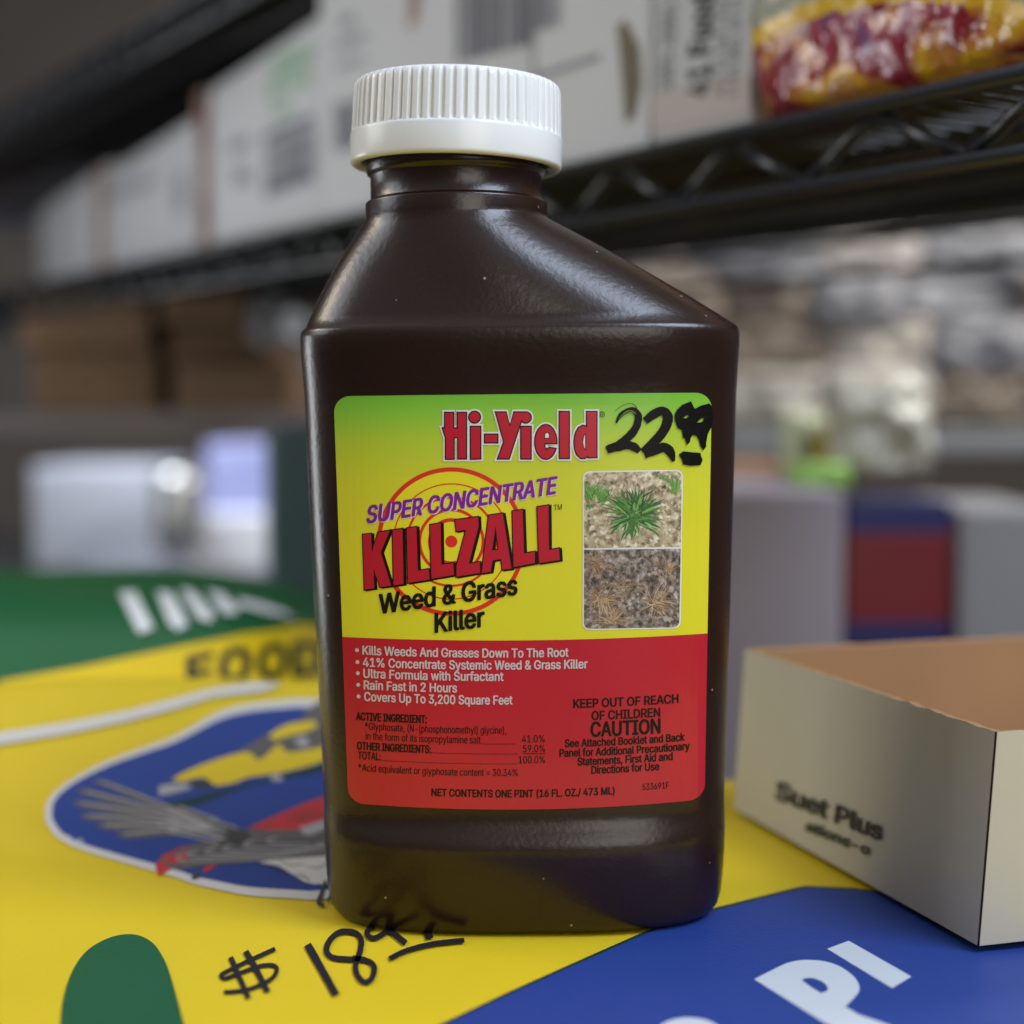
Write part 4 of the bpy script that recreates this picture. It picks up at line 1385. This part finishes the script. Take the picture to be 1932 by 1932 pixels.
def foil(name, c, rough=0.28, metal=0.75):
    return mat(name, c, rough + 0.2, 0.4, metal * 0.3, bump=0.2, bscale=40)
FO = [('silver', foil('silver foil', (0.52, 0.52, 0.55, 1), 0.25, 0.8)), ('pinkish', foil('pink foil', (0.42, 0.37, 0.335, 1), 0.35, 0.5)),
      ('beige', foil('beige film', (0.42, 0.38, 0.32, 1), 0.35, 0.3)), ('grey', foil('grey film', (0.22, 0.215, 0.22, 1), 0.35, 0.4)),
      ('brown', foil('brown film', (0.20, 0.155, 0.115, 1), 0.4, 0.2))]
random.seed(21)
rows = [(0.0, 0.052), (0.046, 0.050), (0.088, 0.048), (0.128, 0.048)]
n_ = 0
for ri, (dz, ht) in enumerate(rows):
    x = 0.085 + (0.02 if ri == 1 else 0)
    while x < 0.62:
        wd = random.uniform(0.075, 0.125)
        cname, m = random.choice(FO if ri else FO[1:])
        if x + wd < 0.64:
            V, F = pillow(x + wd / 2, 1.09 + random.uniform(-.015, .02) + 0.012 * ri, SZ + 0.001 + dz, wd, ht * random.uniform(0.95, 1.1), 0.04, random.uniform(-.35, .35), n_ * 1.7, 0.009, 14, rad(random.uniform(-10, -2)))
            o = obj('foil_pouch', V, F, m)
            where = ('on the bottom row, standing on the grey shelf board', 'in the second row of the pile', 'in the third row of the pile', 'on top of the pile under the wire shelf')[ri]
            tag(o, 'crumpled %s pouch %s' % (cname, where), 'pouch', 'crumpled pouches piled behind the bottle')
            n_ += 1
        x += wd * 0.93
# orange and yellow snack pouches lower right
def pouch(px, py, depth, wd, ht, th, m, label, yaw=0.0, cr=0.008, name='pouch', group=None):
    p = unproj(px, py, depth)
    V, F = pillow(p.x, p.y, p.z, wd, ht, th, yaw, px * 0.01, cr, 18, rad(-6))
    o = obj(name, V, F, m)
    tag(o, label, 'pouch', group)
    return o
# stack of things between the bag and the shelf, right
def box_at(name, label, pl, pr, pb, pt, depth, dp, m, yaw=0.0, cat='box', bev=0.003, parts=None):
    """upright box whose front face fills picture columns pl..pr, rows pt..pb at this depth"""
    a = unproj(pl, pb, depth); b_ = unproj(pr, pb, depth)
    wd = (b_ - a).length
    ht = (unproj(pl, pt, depth) - a).length
    c = (a + b_) / 2
    dx = Vector((math.cos(yaw), math.sin(yaw), 0)); dy = Vector((-math.sin(yaw), math.cos(yaw), 0))
    V, F = prism(c - dx * wd / 2, dx * wd, dy * dp, Vector((0, 0, ht)), bev)
    o = obj(name, V, F, m, smooth=False)
    tag(o, label, cat)
    return o
FLZ = -0.095
def floor_row(depth):
    """picture row where the counter lies at this depth"""
    lo, hi = 800, 3000
    for _ in range(40):
        m_ = (lo + hi) / 2
        if unproj(966, m_, depth).z > FLZ: lo = m_
        else: hi = m_
    return lo
M_lil = mat('lilac grey card', (0.36, 0.32, 0.38, 1), 0.55, 0.3, var=0.12, vscale=6)
box_at('large_box', 'lilac grey box standing behind the bottle, above the cream carton', 1330, 1588, floor_row(0.70), 925, 0.70, 0.14, M_lil, 0.06)
box_at('small_box', 'orange brown cardboard box behind the lilac grey box, under the grey shelf edge', 1330, 1478, floor_row(0.92), 876, 0.92, 0.07, mat('orange card', (0.40, 0.22, 0.12, 1), 0.7, 0.3, var=0.1, vscale=12))
M_rb = mat('red box print', lin(140, 22, 38, 0.55), 0.4, 0.5); M_bb = mat('blue box print', lin(40, 40, 110, 0.55), 0.4, 0.5)
a = unproj(1592, floor_row(0.76), 0.76)
tb = thing('striped_box', 'red and blue striped box at the right behind the cream carton', 'box', tuple(a))
hh = (unproj(1592, 945, 0.76) - a).length
for k, (z0, z1, m, nm) in enumerate(((0, .22, M_bb, 'blue_band'), (.22, .36, M_rb, 'red_band'), (.36, .62, M_bb, 'blue_band'), (.62, .9, M_rb, 'red_band'), (.9, 1, M_bb, 'lid'))):
    V, F = prism(a + Vector((0, 0, hh * z0)), (0.050, 0.004, 0), (-0.006, 0.07, 0), (0, 0, hh * (z1 - z0)), 0.0008)
    obj(nm, V, F, m, tb, smooth=False)
# pouches lying on the lilac box
pouch(1548, 924, 0.74, 0.030, 0.013, 0.018, mat('green film', lin(150, 196, 90, 1.0), 0.3, 0.5, bump=0.3, bscale=60), 'bright green pouch lying on top of the lilac grey box', 0.2, 0.002)
pouch(1618, 905, 0.78, 0.040, 0.024, 0.025, mat('yellow film', lin(206, 176, 60, 0.8), 0.3, 0.5, bump=0.3, bscale=60), 'yellow pouch on top of the red and blue striped box', -0.2, 0.003)
pouch(1535, 905, 0.80, 0.034, 0.034, 0.02, mat('pale green film', lin(196, 200, 156, 0.9), 0.3, 0.5, bump=0.3, bscale=60), 'pale green pouch standing behind the bright green one', 0.1, 0.003)
pouch(1660, 905, 0.76, 0.05, 0.05, 0.03, mat('cream film', lin(196, 190, 170, 0.8), 0.3, 0.5, bump=0.3, bscale=60), 'cream pouch at the far right beside the yellow pouch', 0.1)
# beyond the picture's right edge, the row of boxes goes on
box_at('large_box', 'dull grey box at the far right beyond the red and blue striped box', 1800, 2000, floor_row(0.78), 960, 0.78, 0.14, mat('grey card', (0.24, 0.23, 0.23, 1), 0.6, 0.3, var=0.1, vscale=6), -0.05)

# left: dark green bin, blocks standing in for a bright outdoor view, brown boxes
M_teal = mat('dark green plastic', (0.050, 0.085, 0.088, 1), 0.45, 0.4)
box_at('storage_bin', 'dark green plastic bin standing behind the left side of the bottle', 503, 760, floor_row(0.86), 806, 0.86, 0.16, M_teal, 0.0, 'bin', 0.006)
M_lilac_block = mat('lilac plastic', (0.30, 0.32, 0.55, 1), 0.45, 0.4)
box_at('aisle_block', 'blue lilac block standing in for a bright outdoor view, left of the green bin', 388, 520, 968, 838, 1.95, 0.2, M_lilac_block, 0.0, 'tote', 0.006)  # stands in for the bluish part of a bright view outdoors
box_at('white_block', 'white block standing in for bright ground outdoors, under the blue lilac block', 366, 530, 1078, 968, 1.92, 0.25, mat('white block plastic', (0.78, 0.80, 0.86, 1), 0.5, 0.4), 0.0, 'tray', 0.006)  # stands in for the white ground of that outdoor view
box_at('low_bench', 'pale bench standing in the aisle under the white block', 150, 540, floor_row(1.90), 1078, 1.90, 0.30, mat('bench paint', (0.34, 0.32, 0.34, 1), 0.6, 0.3, var=0.1, vscale=5), 0.0, 'bench', 0.006)
# steel canister
V, F = [], []
cbase = unproj(338, 1030, 1.88)
prof_ = [(0.0, 0), (0.030, 0), (0.031, 0.003), (0.031, 0.075), (0.028, 0.085), (0.020, 0.090), (0.0, 0.091)]
for r, z in prof_:
    for k in range(32):
        V.append(cbase + Vector((r * math.cos(k * math.pi / 16), r * math.sin(k * math.pi / 16), z)))
for j in range(len(prof_) - 1):
    for k in range(32):
        F.append((j * 32 + k, j * 32 + (k + 1) % 32, j * 32 + 32 + (k + 1) % 32, j * 32 + 32 + k))
o = obj('canister', V, F, mat('steel', (0.7, 0.7, 0.68, 1), 0.3, 0.5, 0.8)); tag(o, 'silver canister in front of the blue lilac block', 'canister')
box_at('aisle_block', 'pale grey tote at the far left of the bright aisle', 60, 300, 1078, 880, 1.95, 0.2, mat('pale plastic', (0.42, 0.44, 0.5, 1), 0.5, 0.4), 0.0, 'tote', 0.006)
# brown boxes on the brown board
M_kd = mat('dark kraft card', (0.125, 0.075, 0.040, 1), 0.75, 0.2, var=0.3, vscale=10)
M_kd2 = mat('kraft card', (0.17, 0.105, 0.060, 1), 0.75, 0.2, var=0.3, vscale=10)
brow = unproj(400, 900, 1.04)
def row_at(z, depth):
    lo, hi = -2000, 3000
    for _ in range(50):
        m_ = (lo + hi) / 2
        if unproj(966, m_, depth).z > z: lo = m_
        else: hi = m_
    return lo
y0 = row_at(SZL + 0.001, 1.06)
for i, (x0, x1, ya, yb, dp, m, lb) in enumerate((
        (330, 545, y0, y0 - 90, 0.16, M_kd2, 'flat brown cardboard box at the bottom of the stack behind the bottle shoulder'),
        (318, 500, y0 - 91, y0 - 165, 0.16, M_kd, 'dark brown cardboard box in the middle of the stack left of the bottle'),
        (300, 470, y0 - 166, y0 - 228, 0.16, M_kd2, 'brown cardboard box on top of the stack left of the bottle'),
        (60, 300, y0, y0 - 120, 0.16, M_kd, 'wide brown cardboard box at the far left of the brown board'),
        (40, 285, y0 - 121, y0 - 220, 0.16, M_kd2, 'brown cardboard box lying on the wide brown box at the far left'))):
    o = box_at('cardboard_box', lb, x0, x1, ya, yb, 1.06 + 0.012 * (i % 2), dp, m, random.uniform(-.06, .06))
    o['group'] = 'brown cardboard boxes left of the bottle'
M_glint_white = mat('painted glint film', (0.88, 0.90, 0.94, 1), 0.25, 0.5, 0.1, bump=0.3, bscale=45)  # the glint on the foil is put into this near white colour
pouch(575, 640, 1.00, 0.022, 0.018, 0.022, M_glint_white, 'foil pouch with its glint painted near white beside the bottle shoulder', -0.75, 0.008, 'foil_pouch')
pouch(520, 655, 1.02, 0.034, 0.034, 0.02, FO[3][1], 'dull grey foil pouch left of the near white one', -0.6, 0.008, 'foil_pouch')
pouch(640, 690, 1.03, 0.045, 0.05, 0.024, FO[1][1], 'pinkish foil pouch half hidden by the bottle shoulder', -0.1, 0.008, 'foil_pouch')
